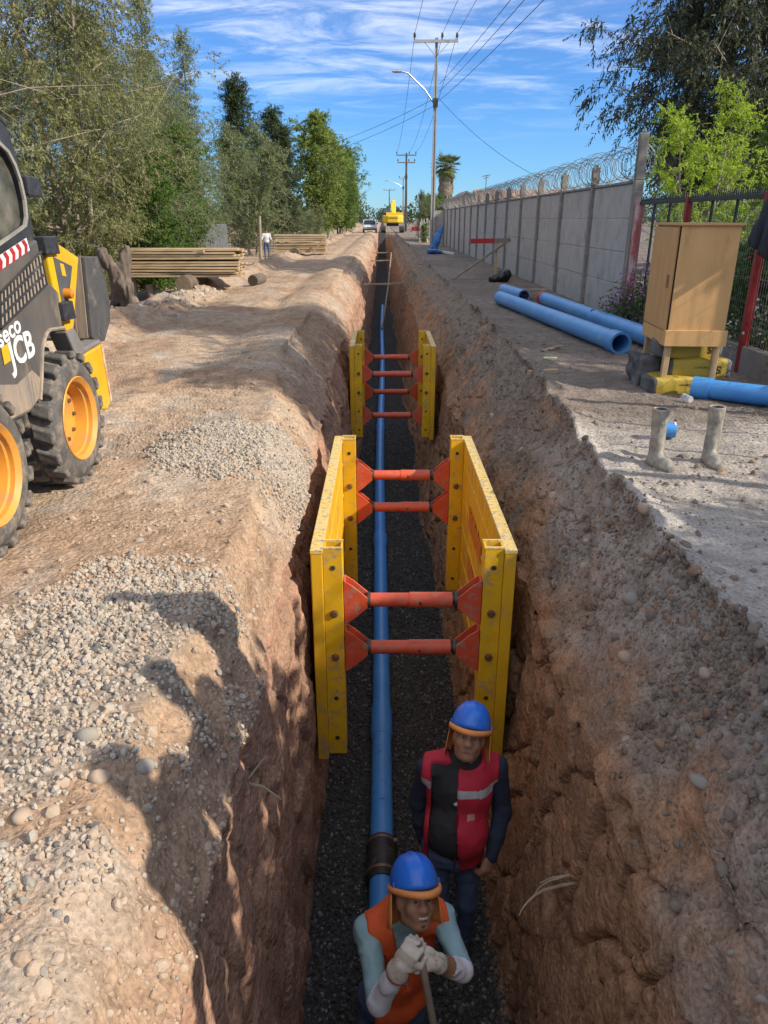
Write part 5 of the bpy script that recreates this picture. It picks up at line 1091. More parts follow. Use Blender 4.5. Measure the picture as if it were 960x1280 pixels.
    # right side
    eu = tree_meshes(11, 13, .22, lambda t: 3.2 * math.sin(math.pi * (.16 + .78 * t)) ** .7, 2.6, 66, 14, 16, .6, .19, .05, .8, EUC, BARKL, 1, .45, 8, spread=.26, irr=(.4, .7, 1., 1.2, 1.35))
    eb = tree_meshes(12, 12, .2, lambda t: 2.6 * math.sin(math.pi * (.14 + .8 * t)) ** .8, 3.5, 44, 8, 16, .6, .17, .04, .8, EUCB, BARKL, 1, .45, 7, spread=.24)
    plant('tree', eu, (10.2, 25.0, -.8), 'tall dark drooping eucalyptus behind the garden fence', 'tree', 1.0, .3); plant('tree', eb, (13.6, 27.5, -.5), 'tall brownish eucalyptus at the right edge', 'tree', 1.0, 1.4)
    lm = tree_meshes(13, 4.6, .06, lambda t: 1.35 * (1 - .75 * t), .6, 46, 4, 12, .26, .085, .036, .1, LIME, BARKL, 2, .75, 6, spread=.08, irr=(.4, .8, 1.1, 1.35))
    plant('tree', lm, (6.35, 15.6, 0), 'lime green young tree behind the fence end', 'tree', .84, .4); plant('tree', lm, (7.9, 17.0, 0), 'second lime green tree nearer the right edge', 'tree', .62, 2.2); plant('tree', md, (9.4, 18.5, 0), 'mid green tree behind the lime ones at the right edge', 'tree', .62, .8)
    # out of frame to the right, the garden trees that shade the bank
    gd = tree_meshes(14, 5.2, .12, lambda t: 1.75 * math.sin(math.pi * (.12 + .8 * t)) ** .6, .3, 64, 7, 12, .36, .15, .08, .1, MIDL, BARK, 2, .4, 6, spread=.2)
    for x, y, s, sz, rz, lab in ((6.2, .5, 1.0, .62, 0, 'round garden tree beyond the right edge, nearest the camera'), (4.9, 9.6, .35, .25, 1.5, 'low round bush in the garden behind the cabinet'), (8.6, 1.2, 1.1, .8, 2.5, 'larger garden tree beyond the right edge')): plant('tree', gd, (x, y, 0), lab, 'tree', s, rz, None, sz)
    g2 = tree_meshes(15, 5.35, .09, lambda t: 1.4 * math.sin(math.pi * (.15 + .75 * t)) ** .6, 4.0, 40, 8, 12, .32, .15, .08, .1, MIDL, BARK, 1, .2, 6, spread=.18)
    plant('tree', g2, (6.5, 6.35, 0), 'high crowned garden tree beyond the right edge near the cabinet', 'tree', 1.0, .4)
    plant('tree', eu, (9.6, 8.9, 0), 'tall eucalyptus beyond the right edge of the view', 'tree', .78, 2.0)
    # palm
    t = thing('palm_tree', 'fan palm with a skirt of dead fronds behind the far wall', 'palm', (6.3, 80, 0))
    m = MB(); m.tube([(0, 0, 0), (.05, 0, 3), (0, 0, 6.6)], [.4, .32, .28], 10); m.build('trunk', BARK, t, True)
    rng = np.random.default_rng(5); PG = leaf_mat('palm_green', (.09, .13, .04), (.17, .2, .07), .2); PD = leaf_mat('palm_dead', (.22, .17, .11), (.34, .28, .2), .1)
    for nm, mt, n, zz, dn in (('fronds', PG, 70, 6.55, 0), ('dead_skirt', PD, 170, 6.8, 1)):
        V = []; F = []
        for k in range(n):
            az = k * 2.399; el = rng.uniform(-.9, 1.3) if not dn else -1.35 + rng.uniform(-.1, .15); h = zz + (rng.uniform(-.25, .2) if not dn else -rng.uniform(0, 3.6)); Lf = 1.5 * rng.uniform(.8, 1.1) if not dn else 1.1
            d = np.array((math.cos(az) * math.cos(el), math.sin(az) * math.cos(el), math.sin(el))); o0 = np.array((math.cos(az) * (.2 + .2 * dn), math.sin(az) * (.2 + .2 * dn), h)); s = np.cross(d, (0, 0, 1)); s /= np.linalg.norm(s); u = np.cross(s, d)
            for j in range(9):
                a = (j - 4) * .24; e = d * math.cos(a) + s * math.sin(a); b = len(V); tip = o0 + d * Lf * .45 + e * Lf * .55 - np.array((0, 0, .12 * Lf)); base = o0 + d * Lf * .4; V += [base, (base + tip) / 2 + u * .02 + np.cross(e, u) * .05, tip, (base + tip) / 2 - np.cross(e, u) * .05]; F.append((b, b + 1, b + 2, b + 3))
            b = len(V); V += [o0, o0 + s * .03, o0 + d * Lf * .45 + s * .03, o0 + d * Lf * .45]; F.append((b, b + 1, b + 2, b + 3))
        mesh_obj(nm, np.array(V), np.array(F), mt, t)
    plant('bush', bs, (3.5, 64, 0), 'green bush in front of the far street pole', 'bush', .75, 1.0); plant('bush', md, (2.95, 56.2, 0), 'small dark bush by the distant barrier', 'bush', .19, 1.0); plant('bush', md, (4.6, 68, 0), 'round green bush behind the picket fence', 'bush', .5, 2.0); plant('bush', md, (3.9, 73, 0), 'bush behind the distant barrier', 'bush', .52, .3)
    # flowering shrubs behind the garden fence
    FW = leaf_mat('white_blossom', (.62, .60, .50), (.75, .75, .68), .2); FP = leaf_mat('purple_blossom', (.36, .10, .34), (.55, .25, .52), .3); FR = leaf_mat('red_blossom', (.5, .03, .05), (.6, .06, .08), .3); SG = leaf_mat('shrub_leaves', (.05, .09, .03), (.16, .2, .08), .3)
    def shrub(x, y, r, h, fm, lab, seed, nf, nl=2600):
        rg = np.random.default_rng(seed); t = thing('flowering_shrub', lab, 'shrub', (x, y, 0), group='garden shrubs along the fence'); B = MB(); C = []
        for k in range(26): az = rg.uniform(0, 6.28); q = r * math.sqrt(rg.random()); e = np.array((math.cos(az) * q, math.sin(az) * q, h * rg.uniform(.35, 1.0) * (1 - .35 * (q / r) ** 2))); B.tube([(e[0] * .2, e[1] * .2, -.05), e * .6 + np.array((0, 0, .05)), e], [.012, .008, .003], 4, False); C.append(e); C.append(e * np.array((.9, .9, .55)))
        B.build('stems', BARK, t); v, f = leaves(np.array(C), nl // len(C), (.13, .13, .11), .06, .026, 0, rg); mesh_obj('foliage', v, f, SG, t)
        if nf: v, f = leaves(np.array(C)[::2] + np.array((0, 0, .05)), nf // 26, (.13, .13, .09), .042, .04, -.3, rg); tag(mesh_obj('blossom', v, f, fm, t), kind='stuff')
    shrub(4.55, 7.2, .55, .95, FW, 'shrub with small white blossom behind the fence right of the cabinet', 1, 420, 3600); shrub(4.6, 8.5, .5, .8, FW, 'white flowering shrub behind the red post', 2, 300); shrub(4.5, 6.1, .5, .85, FP, 'purple flowering shrub at the right edge behind the fence', 3, 320); shrub(4.35, 11.6, .42, 1.05, FP, 'purple flowering shrub at the concrete wall end', 4, 360, 3000); shrub(4.5, 10.2, .5, 1.3, FR, 'dark green shrub behind the cabinet', 5, 40, 3400); shrub(4.9, 9.2, .5, 1.5, FR, 'tall shrub with a few red flowers behind the cabinet top', 6, 160, 3000); shrub(3.78, 11.9, .25, .75, FP, 'small purple flowered plant in front of the fence corner', 9, 200, 1200)
    shrub(4.7, 4.4, .6, .95, FW, 'leafy shrub behind the fence beyond the right edge', 7, 100); shrub(4.7, 2.4, .7, 1.3, FW, 'bushy shrub behind the fence nearest the camera', 8, 100); shrub(5.6, 12.6, .8, 1.9, FR, 'broad dark shrub behind the fence corner', 10, 0, 4200); shrub(6.6, 10.4, .9, 1.8, FR, 'broad shrub deeper in the garden with red flowers', 11, 200, 4200); shrub(5.8, 8.2, .8, 1.5, FW, 'broad shrub deeper in the garden behind the jacket', 12, 120, 4200)
    # far-off wood along the horizon
    rg = np.random.default_rng(77); C = []
    for k in range(230):
        x = rg.uniform(-260, 260); y = rg.uniform(260, 420); h = rg.uniform(4, 10)
        if -25 < x < 2.5: y += 120
        for j in range(5): C.append((x + rg.normal() * 2, y + rg.normal() * 2, h * (j + .6) / 5))
    v, f = leaves(np.array(C), 42, (1.2, 1.2, .9), 1.2, .9, 0, rg); tag(mesh_obj('distant_wood', v, f, leaf_mat('far_leaves', (.05, .075, .035), (.10, .13, .06), .2)), 'far off line of trees along the horizon', 'wood', kind='stuff')
    # dark sheet fence behind the left trees
    t = thing('sheet_fence', 'grey corrugated sheet fence behind the trees on the left', 'fence', (-9.3, 12, -.55)); CS = mat('corrugated_sheet', (.16, .17, .18), (.11, .115, .12), 4, .6, metal=.3)
    for k in range(16):
        m = MB(); pts = []; y0 = k * 2.2
        for j in range(29): y = y0 + j * 2.16 / 28; pts.append((.03 * math.sin(j * math.pi / 2), y))
        vs = [(x, y, .0) for x, y in pts] + [(x, y, 1.9) for x, y in pts]; m.add(vs, [(j, j + 1, 29 + j + 1, 29 + j) for j in range(28)]); o = m.build('sheet', CS, t); so = o.modifiers.new('thick', 'SOLIDIFY'); so.thickness = .004
trees()

# ---------------------------------------------------------------- street poles and wires
def poles():
    PC = mat('pale_pole_concrete', (.42, .40, .37), (.34, .32, .29), 4, .85); PD = mat('dark_pole', (.15, .13, .11), (.2, .17, .14), 5, .85); INS = mat('brown_porcelain', (.05, .035, .03), None, 5, .3); WIRE = mat('black_cable', (.03, .03, .032), None, 5, .6)
    def pole(x, y, H, arms, lab, pm, lamp=None, w=.3, braces=True):
        t = thing('utility_pole', lab, 'utility pole', (x, y, 0))
        m = MB()
        for s in (-1, 1): m.add([(s * w / 2, -w * .42, 0), (s * w / 2, w * .42, 0), (s * (w / 2 - .1), w * .42, 0), (s * (w / 2 - .1), -w * .42, 0), (s * w * .28, -w * .3, H), (s * w * .28, w * .3, H), (s * .02, w * .3, H), (s * .02, -w * .3, H)], [(0, 1, 2, 3), (4, 5, 6, 7), (0, 1, 5, 4), (1, 2, 6, 5), (2, 3, 7, 6), (3, 0, 4, 7)])
        m.add([(-w * .32, -.02, 0), (w * .32, -.02, 0), (w * .2, -.02, H - .05), (-w * .2, -.02, H - .05), (-w * .32, .05, 0), (w * .32, .05, 0), (w * .2, .05, H - .05), (-w * .2, .05, H - .05)], [(0, 1, 2, 3), (4, 5, 6, 7), (0, 4, 7, 3), (1, 5, 6, 2), (3, 2, 6, 7)])
        m.build('shaft', pm, t)
        for z, a, b in arms:
            m = MB(); m.box(((a + b) / 2, -.16, z), (b - a, .12, .14)); ar = m.build('crossarm', pm, t)
            for q in (a + .06, a + (b - a) * .64, b - .08):
                m = MB(); m.lathe([(.03, 0), (.03, .12), (.08, .14), (.09, .2), (.05, .24), (.08, .27), (.06, .36), (0, .38)], (q, -.16, z + .07), 'Z', 8); m.build('insulator', INS, ar, True)
            if braces:
                for s in (-1, 1): m = MB(); m.bar((s * .75, -.17, z - .05), (s * .12, -.17, z - .72), .05, .04); m.build('brace', pm, t)
        if lamp:
            z0, x1, z1 = lamp; m = MB(); m.tube([(-.1, -.05, z0), (-.7, -.3, z0 + (z1 - z0) * .45), (x1 + .55, -.6, z1 - .06), (x1 + .2, -.7, z1)], .045, 8); la = m.build('lamp_arm', GALV, t, True)
            m = MB(); m.lathe([(0, -.42), (.07, -.4), (.13, -.2), (.1, .15), (.05, .22)], (x1, -.75, z1), 'X', 10, M=Matrix.Diagonal((1, 1, .6))); m.build('lamp_head', mat('lamp_grey', (.35, .35, .35), None, 5, .5), la, True)
        m = MB(); m.box((.0, -.2, 8.3 if H > 10 else 7), (.3, .1, .5)); m.build('bracket', DARKSTEEL, t)
        return t
    pole(3.3, 52, 11.8, [(11.6, -1.4, 1.3)], 'tall pale concrete utility pole with street lamp behind the wall end', PC, (8.3, -2.3, 9.9))
    pole(3.25, 110, 9.9, [(9.6, -1.35, 1.35), (8.7, -1.2, 1.2)], 'dark utility pole with two crossarms beyond the excavator', PD, None, .42, False)
    pole(3.9, 150, 8.8, [(8.6, -.8, .8)], 'farther thin utility pole with lamp beside the dark one', PC, (7.0, -3.0, 8.2), .34, False)
    pole(2.0, 230, 9.5, [(9.3, -1.6, 1.6)], 'most distant utility pole above the excavator', PD, None, .4, False)
    def cable(p, q, sag, lab, r=.013, name='overhead_cable'):
        p = Vector(p); q = Vector(q); pts = [p.lerp(q, u) - Vector((0, 0, sag * 4 * u * (1 - u))) for u in np.linspace(0, 1, 26)]; m = MB(); m.tube(pts, r, 5); tag(m.build(name, WIRE), lab, 'cable', 'overhead cables')
    for i, (a, b) in enumerate(((1.96, 1.95), (3.63, 3.7), (4.52, 4.6))):
        w = ('leftmost', 'middle', 'rightmost')[i]
        cable((a, 51.84, 12.0), (b, -4, 11.9), 1.0, w + ' of the three top cables running overhead toward the viewer'); cable((a, 51.84, 12.0), (3.25 + (-1.29, .38, 1.27)[i], 109.84, 10.0), 1.2, w + ' of the three cables from the near pole to the two-armed pole', .016)
    for i, (z, zb) in enumerate(((9.3, 9.0), (8.9, 8.6), (8.4, 8.1))):
        w = ('top', 'middle', 'bottom')[i]; cable((3.5, 51.8, z), (6.6 + .3 * i, -4, zb + .6), .5, w + ' of the three low cables running to the upper right')
    cable((3.15, 51.8, 8.5), (-9.5, 62, 5.6), .5, 'upper service cable from the pole to the left trees'); cable((3.15, 51.8, 8.1), (-9.5, 62, 5.3), .6, 'lower service cable from the pole to the left trees'); cable((3.45, 51.8, 8.6), (9.6, 46.5, 3.6), .5, 'service cable from the pole down to the right house')
    # house roofs behind the wall
    t = thing('house', 'low house with pale gable and grey roof behind the wall', 'house', (6.3, 60, 0)); CR = mat('cream_render', (.52, .48, .40), (.46, .42, .35), 3, .9); RF = mat('grey_roof_sheet', (.24, .23, .22), (.18, .17, .165), 3, .8); RB = mat('brown_roof_tile', (.33, .23, .17), (.27, .19, .14), 3, .85)
    m = MB(); m.prism([(-1.35, 0), (-1.35, 2.55), (0, 3.42), (1.35, 2.55), (1.35, 0)], 0, 6, 'Y'); m.build('wall', CR, t)
    for s in (-1, 1): m = MB(); m.prism([(s * 1.6, 2.42), (0, 3.46), (0, 3.58), (s * 1.62, 2.53)], -.3, 6.2, 'Y'); m.build('roof_slope', RF, t)
    t = thing('house', 'longer house with brown roof and aerial behind the wall', 'house', (10.2, 57, 0))
    m = MB(); m.box((0, 2, 1.3), (6.6, 4, 2.6)); m.build('wall', CR, t); m = MB(); m.prism([(-.3, 2.55), (2, 3.5), (4.3, 2.55), (4.3, 2.66), (2, 3.62), (-.3, 2.66)], -3.5, 3.5, 'X'); ro = m.build('roof', RB, t)
    m = MB(); m.tube([(-2.6, 2, 3.5), (-2.6, 2, 4.6)], .03, 5); m.bar((-2.9, 2, 4.5), (-2.3, 2, 4.6), .05, .05); m.bar((-2.8, 2, 4.35), (-2.4, 2, 4.45), .04, .04); m.build('aerial', STEEL, ro)
    # picket fence
    t = thing('picket_fence', 'pale weathered picket fence in the distance beside the wall', 'fence', (3.3, 57.6, 0)); rg = random.Random(1); PK = mat('bleached_picket', (.45, .42, .36), (.36, .33, .28), 4, .9)
    for k in range(12): m = MB(); h = rg.uniform(1.35, 1.75); m.bar((-.55 + k * .1, k * .03, 0), (-.55 + k * .1 + rg.uniform(-.02, .02), k * .03, h), .07, .03); m.build('picket', PK, t)
    for z in (.4, 1.1): m = MB(); m.bar((-.6, .03, z), (.65, .37, z), .06, .05); m.build('rail', PK, t)
poles()

# ---------------------------------------------------------------- excavator and van at the far end
def machines():
    t = thing('excavator', 'yellow tracked excavator seen from behind at the trench end', 'excavator', (1.3, 100, 0))
    YX = mat('excavator_yellow', (.74, .50, .02), (.66, .43, .03), 3, .5)
    for s in (-1, 1): m = MB(); m.prism([(-1.8, .25), (-1.6, .05), (1.6, .05), (1.8, .25), (1.8, .6), (1.55, .8), (-1.55, .8), (-1.8, .6)], s * 1.15 - .28, s * 1.15 + .28, 'X'); m.build('track', DARKSTEEL, t, bevel=.04)
    m = MB(); m.box((0, .3, .95), (1.5, 2.2, .35)); m.build('undercarriage', DARKSTEEL, t)
    m = MB(); pr = [(-1.3, -1.0), (-1.15, -1.45), (-.6, -1.7), (.6, -1.7), (1.15, -1.45), (1.3, -1.0), (1.3, .6), (-1.3, .6)]; m.prism(pr, 1.15, 2.05, 'Z'); m.build('counterweight', YX, t, bevel=.12)
    m = MB(); m.box((.2, .6, 2.2), (2.1, 1.8, .35)); m.build('engine_cover', YX, t, bevel=.05)
    m = MB(); m.box((-.8, 1.0, 2.35), (.95, 1.5, 1.1)); cb = m.build('cab', mat('dark_cab_frame', (.06, .06, .06), None, 5, .4), t, bevel=.06); m = MB(); m.box((-.8, .24, 2.55), (.7, .02, .5)); m.build('rear_window', mat('far_glass', (.10, .13, .15), None, 5, .15), cb)
    m = MB(); m.bar((.1, 1.2, 2.1), (.15, 3.4, 3.7), .42, .5); m.build('boom', YX, t, bevel=.05); m = MB(); m.bar((.15, 3.3, 3.7), (.2, 5.4, 1.6), .32, .4); m.build('stick', YX, t, bevel=.04)
    for x in (-.12, .32): m = MB(); m.tube([(x, 1.3, 2.3), (x, 2.6, 3.4)], .09, 8); m.build('boom_cylinder', YX, t, True)
    m = MB(); m.tube([(.8, .5, 2.3), (.8, .5, 2.75)], .06, 8); m.build('exhaust', DARKSTEEL, t, True)
    m = MB(); m.box((0, -1.712, 1.72), (1.2, .004, .14)); m.build('dark_lettering_band', mat('dark_print', (.08, .06, .03), (.4, .28, .03), 9, .6, stretch=(3, 1, 1), contrast=(.5, .52)), t)
    t = thing('parked_van', 'small white van parked at the far end of the dirt track', 'van', (-1.6, 99, 0)); VW = mat('van_white', (.62, .64, .66), None, 4, .35); VG = mat('van_glass', (.03, .04, .05), None, 4, .1)
    m = MB(); m.prism([(0, .3), (0, .75), (.12, .85), (.75, .95), (1.35, 1.5), (3.7, 1.55), (3.85, 1.3), (3.85, .3)], -.86, .86, 'X'); bd = m.build('body', VW, t, bevel=.08)
    m = MB(); m.add([(-.72, .72, .965), (.72, .72, .965), (.64, 1.27, 1.465), (-.64, 1.27, 1.465)], [(0, 1, 2, 3)]); o = m.build('windscreen', VG, t); so = o.modifiers.new('t', 'SOLIDIFY'); so.thickness = .03
    for s in (-1, 1):
        m = MB(); m.box((s * .62, -.005, .7), (.32, .05, .16)); m.build('headlight', mat('headlight_glass', (.6, .62, .62), None, 4, .1), t, bevel=.02)
        for y in (.75, 3.1): m = MB(); m.lathe([(0, -.1), (.28, -.1), (.3, -.06), (.3, .06), (.28, .1), (0, .1)], (s * .8, y, .3), 'X', 18); m.build('wheel', RUBBER, t, True)
        m = MB(); m.box((s * .98, .95, 1.05), (.16, .08, .14)); m.build('wing_mirror', DARKSTEEL, t)
    m = MB(); m.box((0, -.02, .42), (1.6, .06, .2)); m.build('bumper', DARKSTEEL, t, bevel=.03); m = MB(); m.box((0, -.012, .62), (.7, .02, .07)); m.build('grille', DARKSTEEL, t)
machines()
# ---------------------------------------------------------------- people
SKIN = mat('skin', (.35, .19, .118), (.30, .155, .095), 9, .55); HAIR = mat('dark_hair', (.015, .012, .01), None, 20, .6)
HELB = mat('blue_helmet_plastic', (.02, .15, .66), (.025, .17, .70), 4, .28, dirt=(.18, .22, .3), dirt_amt=.12, dirt_scale=7); ORR = mat('orange_brim_cloth', (.78, .30, .09), (.70, .26, .07), 12, .8); TEAL = mat('teal_shirt', (.30, .46, .49), (.25, .40, .43), 9, .85, bump=.004, bscale=14); WSL = mat('white_sleeve', (.76, .76, .80), (.68, .68, .72), 9, .85, bump=.004, bscale=22); GLV = mat('leather_glove', (.68, .62, .53), (.54, .47, .38), 14, .75, dirt=(.22, .19, .15), dirt_amt=.25, dirt_scale=14, bump=.003, bscale=40)
JEAN = mat('blue_denim', (.07, .11, .2), (.05, .08, .15), 8, .85, bump=.003, bscale=20); BLKS = mat('black_shirt', (.016, .016, .018), (.024, .024, .026), 7, .85, bump=.004, bscale=14); NAVY = mat('navy_sleeve', (.018, .028, .055), (.014, .02, .04), 7, .85, bump=.004, bscale=14); OVEST = mat('orange_vest', (.80, .13, .03), (.72, .105, .025), 7, .75, bump=.004, bscale=12); CVEST = mat('crimson_vest', (.46, .016, .04), (.38, .013, .032), 7, .75, bump=.005, bscale=12); REFL = mat('grey_reflective_tape', (.42, .42, .42), (.30, .31, .32), 26, .4, stretch=(1, 1, .2)); SHOE = mat('dark_boot', (.03, .028, .025), None, 8, .7)
def head_prims(c, M, g=0):
    c = Vector(c); W = lambda p: np.array(c + M @ Vector(p)); Mn = np.array(M)
    E = lambda p, r: ell(W(p), r, g, Mn); K = lambda a, b, ra, rb: cap(W(a), W(b), ra, rb, g)
    return [E((0, .012, .035), (.077, .098, .10)), E((0, -.02, -.05), (.062, .072, .068)), E((0, -.068, -.098), (.026, .022, .02)), K((0, -.098, .02), (0, -.116, -.022), .009, .014), K((-.014, -.103, -.026), (.014, -.103, -.026), .011, .011), K((-.045, -.076, .034), (.045, -.076, .034), .017, .017),
            E((-.043, -.064, -.025), (.026, .026, .026)), E((.043, -.064, -.025), (.026, .026, .026)), K((-.024, -.086, -.060), (.024, -.086, -.060), .010, .010), E((-.08, .012, -.01), (.012, .026, .034)), E((.08, .012, -.01), (.012, .026, .034)), K((-.05, .0, -.075), (-.02, -.055, -.10), .022, .02), K((.05, .0, -.075), (.02, -.055, -.10), .022, .02)]
def face_bits(t, c, M, smile):
    W = Matrix.Translation(c) @ M.to_4x4()
    EYEW = mat('eye_white', (.30, .28, .26), None, 5, .3); EYED = mat('eye_iris', (.02, .013, .01), None, 5, .2); LIP = mat('lip', (.20, .075, .055), None, 9, .5); TEETH = mat('teeth', (.5, .46, .4), None, 9, .3)
    for s in (-1, 1):
        m = MB(); m.lathe([(0, -.0118), (.006, -.0105), (.0115, -.004), (.0115, .004), (0, .0118)], (0, 0, 0), 'Y', 10); e = m.build('eye', EYEW, t, True); e.matrix_basis = W @ Matrix.Translation((s * .031, -.083, .010)) @ Matrix.Diagonal((1.15, .8, .62 if smile else .8, 1))
        m = MB(); m.lathe([(0, -.0138), (.0068, -.0128), (.0074, -.008)], (0, 0, 0), 'Y', 10); m.build('iris', EYED, e, True)
        m = MB(); m.tube([(s * .014, -.0985, .029), (s * .03, -.097, .035), (s * .05, -.083, .029)], [.005, .0065, .004], 6); o = m.build('eyebrow', HAIR, t, True); o.matrix_basis = W
        m = MB(); m.tube([(s * .016, -.094, .019), (s * .031, -.096, .022), (s * .045, -.085, .016)], [.003, .004, .003], 6); o = m.build('eyelid', SKIN, t, True); o.matrix_basis = W
    if smile:
        m = MB(); m.tube([(-.033, -.086, -.049), (-.018, -.0985, -.0575), (0, -.1015, -.0595), (.018, -.0985, -.0575), (.033, -.086, -.049)], [.002, .0062, .0068, .0062, .002], 8); o = m.build('teeth', TEETH, t, True); o.matrix_basis = W
    for z, r in ((-.0705 if smile else -.067, .0065), (-.0495 if smile else -.0565, .005)):
        m = MB(); m.tube([((-.027 - .011 * smile), -.083, z + .010 * smile), (-.014, -.0955, z + .002 * smile), (.014, -.0955, z + .002 * smile), ((.027 + .011 * smile), -.083, z + .010 * smile)], [.002, r, r, .002], 8); o = m.build('lip', LIP, t, True); o.matrix_basis = W
    if smile:
        STB = mat('short_beard', (.07, .045, .034), (.10, .06, .045), 60, .8)
        m = MB(); m.tube([(-.03, -.091, -.047), (-.012, -.101, -.0425), (.012, -.101, -.0425), (.03, -.091, -.047)], [.002, .0035, .0035, .002], 6); o = m.build('moustache', STB, t, True); o.matrix_basis = W
        m = MB(); m.tube([(-.016, -.085, -.092), (0, -.093, -.094), (.016, -.085, -.092)], [.003, .007, .003], 6); o = m.build('chin_beard', STB, t, True); o.matrix_basis = W
def helmet(t, c, M, tilt=0.0, flap=True):
    W = Matrix.Translation(c) @ M.to_4x4() @ Matrix.Translation((0, .008, .058)) @ Matrix.Rotation(tilt, 4, 'X')
    n, k = 40, 12; v = []; f = []
    for i in range(k + 1):
        u = i / k * math.pi / 2; rr = math.cos(u) ** .82; zz = .142 * math.sin(u) ** .95
        for j in range(n):
            a = 2 * math.pi * j / n; x = .112 * rr * math.cos(a); y = .138 * rr * math.sin(a); rdg = .007 * math.exp(-(x / .017) ** 2) * (zz > .03) + .004 * math.exp(-((abs(x) - .05) / .012) ** 2) * (zz > .06)
            v.append((x, y, zz + rdg))
    for i in range(k):
        for j in range(n): f.append((i * n + j, i * n + (j + 1) % n, (i + 1) * n + (j + 1) % n, (i + 1) * n + j))
    f.append(tuple(k * n + j for j in range(n)))
    h = mesh_obj('hard_hat', v, f, HELB, t, True); h.matrix_basis = W; so = h.modifiers.new('t', 'SOLIDIFY'); so.thickness = .004
    m = MB(); pts = []; rs = []
    ring = []
    for j in range(n):
        a = 2 * math.pi * j / n; fr = max(0, -math.sin(a)) ** 2
        ring.append(((.122 + .006 * fr) * math.cos(a), (.148 + .036 * fr) * math.sin(a), -.006 - .012 * fr))
    vs = []; fs = []
    for j in range(n):
        x, y, z = ring[j]; ix, iy = .93 * x, .93 * y if y > 0 else .80 * y
        vs += [(ix, iy, z + .014), (x, y, z + .012), (x * 1.015, y * 1.015, z - .001), (x, y, z - .014), (ix, iy, z - .010)]
    for j in range(n):
        q = (j + 1) % n
        for s in range(5): r = (s + 1) % 5; fs.append((j * 5 + s, q * 5 + s, q * 5 + r, j * 5 + r))
    b = mesh_obj('brim', vs, fs, ORR, h, True)
    for s in (-1, 1): m = MB(); m.box((s * .113, -.03, .016), (.008, .02, .022)); m.build('helmet_clip', HELB, h, bevel=.002)
    if flap:
        vs = []; fs = []; nn = 26
        for j in range(nn + 1):
            a = -.05 + (math.pi + .10) * j / nn
            for i in range(6):
                d = i / 5; w = 1 + .12 * d + .05 * math.sin(a * 7 + d * 2) * d; vs.append((.113 * w * math.cos(a), .135 * w * math.sin(a) + .012 * d, -.008 - .17 * d))
        for j in range(nn):
            for i in range(5): fs.append((j * 6 + i, (j + 1) * 6 + i, (j + 1) * 6 + i + 1, j * 6 + i + 1))
        o = mesh_obj('neck_flap', vs, fs, ORR, h, True); so = o.modifiers.new('t', 'SOLIDIFY'); so.thickness = .003
def vest_obj(t, tor, mats, lo, hi, off, cutter, fm, name='vest'):
    sdf_obj(name, tor, mats, t, .011, .05, extra=lambda d, P: np.maximum(d - off - .007 * vnoise(P[:, 0] * 11, P[:, 1] * 11, P[:, 2] * 7) - .010 * np.maximum(.6 - np.abs(fbm(P[:, 0] * 10, P[:, 1] * 10, P[:, 2] * 6, 2, seed=3)) * 2.4, 0), cutter(P)), fmat=fm, lo=lo, hi=hi, smoothit=2)
def arm(sh, el, wr, gu, gf, ru=.056, rf=.046, gw=None):
    sh, el, wr = (np.array(p, float) for p in (sh, el, wr)); mid = el + (wr - el) * .55
    return [cap(sh, el, ru * 1.08, ru * .82, gu), cap(el, mid, rf, rf * .86, gf), cap(mid, wr, rf * .86, rf * .66, gw if gw is not None else gf)]
def hand_prims(wr, d, n, side, curl=.5, g=0, s=1.0):
    """relaxed hand: d points along the fingers, n out of the back of the hand, side = +1/-1 picks the thumb side"""
    wr = np.array(wr, float); d = np.array(d, float); d /= np.linalg.norm(d); n = np.array(n, float); n -= d * (n @ d); n /= np.linalg.norm(n); b = np.cross(d, n) * side
    P = [ell(wr + d * .05 * s, np.array((.02, .045, .052)) * s, g, np.stack([n, b, d], 1))]
    for k, (o, L) in enumerate(((-.032, .062), (-.011, .078), (.011, .082), (.032, .074))):
        k0 = wr + (d * .088 + b * o) * s; c1 = d * math.cos(curl) - n * math.sin(curl); c2 = d * math.cos(curl * 2.3) - n * math.sin(curl * 2.3); k1 = k0 + c1 * L * .5 * s; k2 = k1 + c2 * L * .55 * s
        P += [cap(k0, k1, .0105 * s, .0095 * s, g), cap(k1, k2, .0095 * s, .008 * s, g)]
    t0 = wr + (d * .03 + b * .036) * s; t1 = t0 + (b * .024 + d * .03 - n * .012) * s; t2 = t1 + (d * .034 - n * .014) * s
    return P + [cap(t0, t1, .014 * s, .0125 * s, g), cap(t1, t2, .0125 * s, .010 * s, g)]
def wrinkle(P, hc, keep):
    m = np.clip((np.sqrt(((P - np.array(hc)) ** 2).sum(1)) - .17) / .06, 0, 1)
    for k in keep: m = m * np.clip((np.sqrt(((P - np.array(k)) ** 2).sum(1)) - .09) / .04, 0, 1)
    a = 1 - np.abs(fbm(P[:, 0] * 9, P[:, 1] * 9, P[:, 2] * 15, 2, seed=7)) * 2.4; return -.011 * np.maximum(a - .35, 0) * m + .004 * m
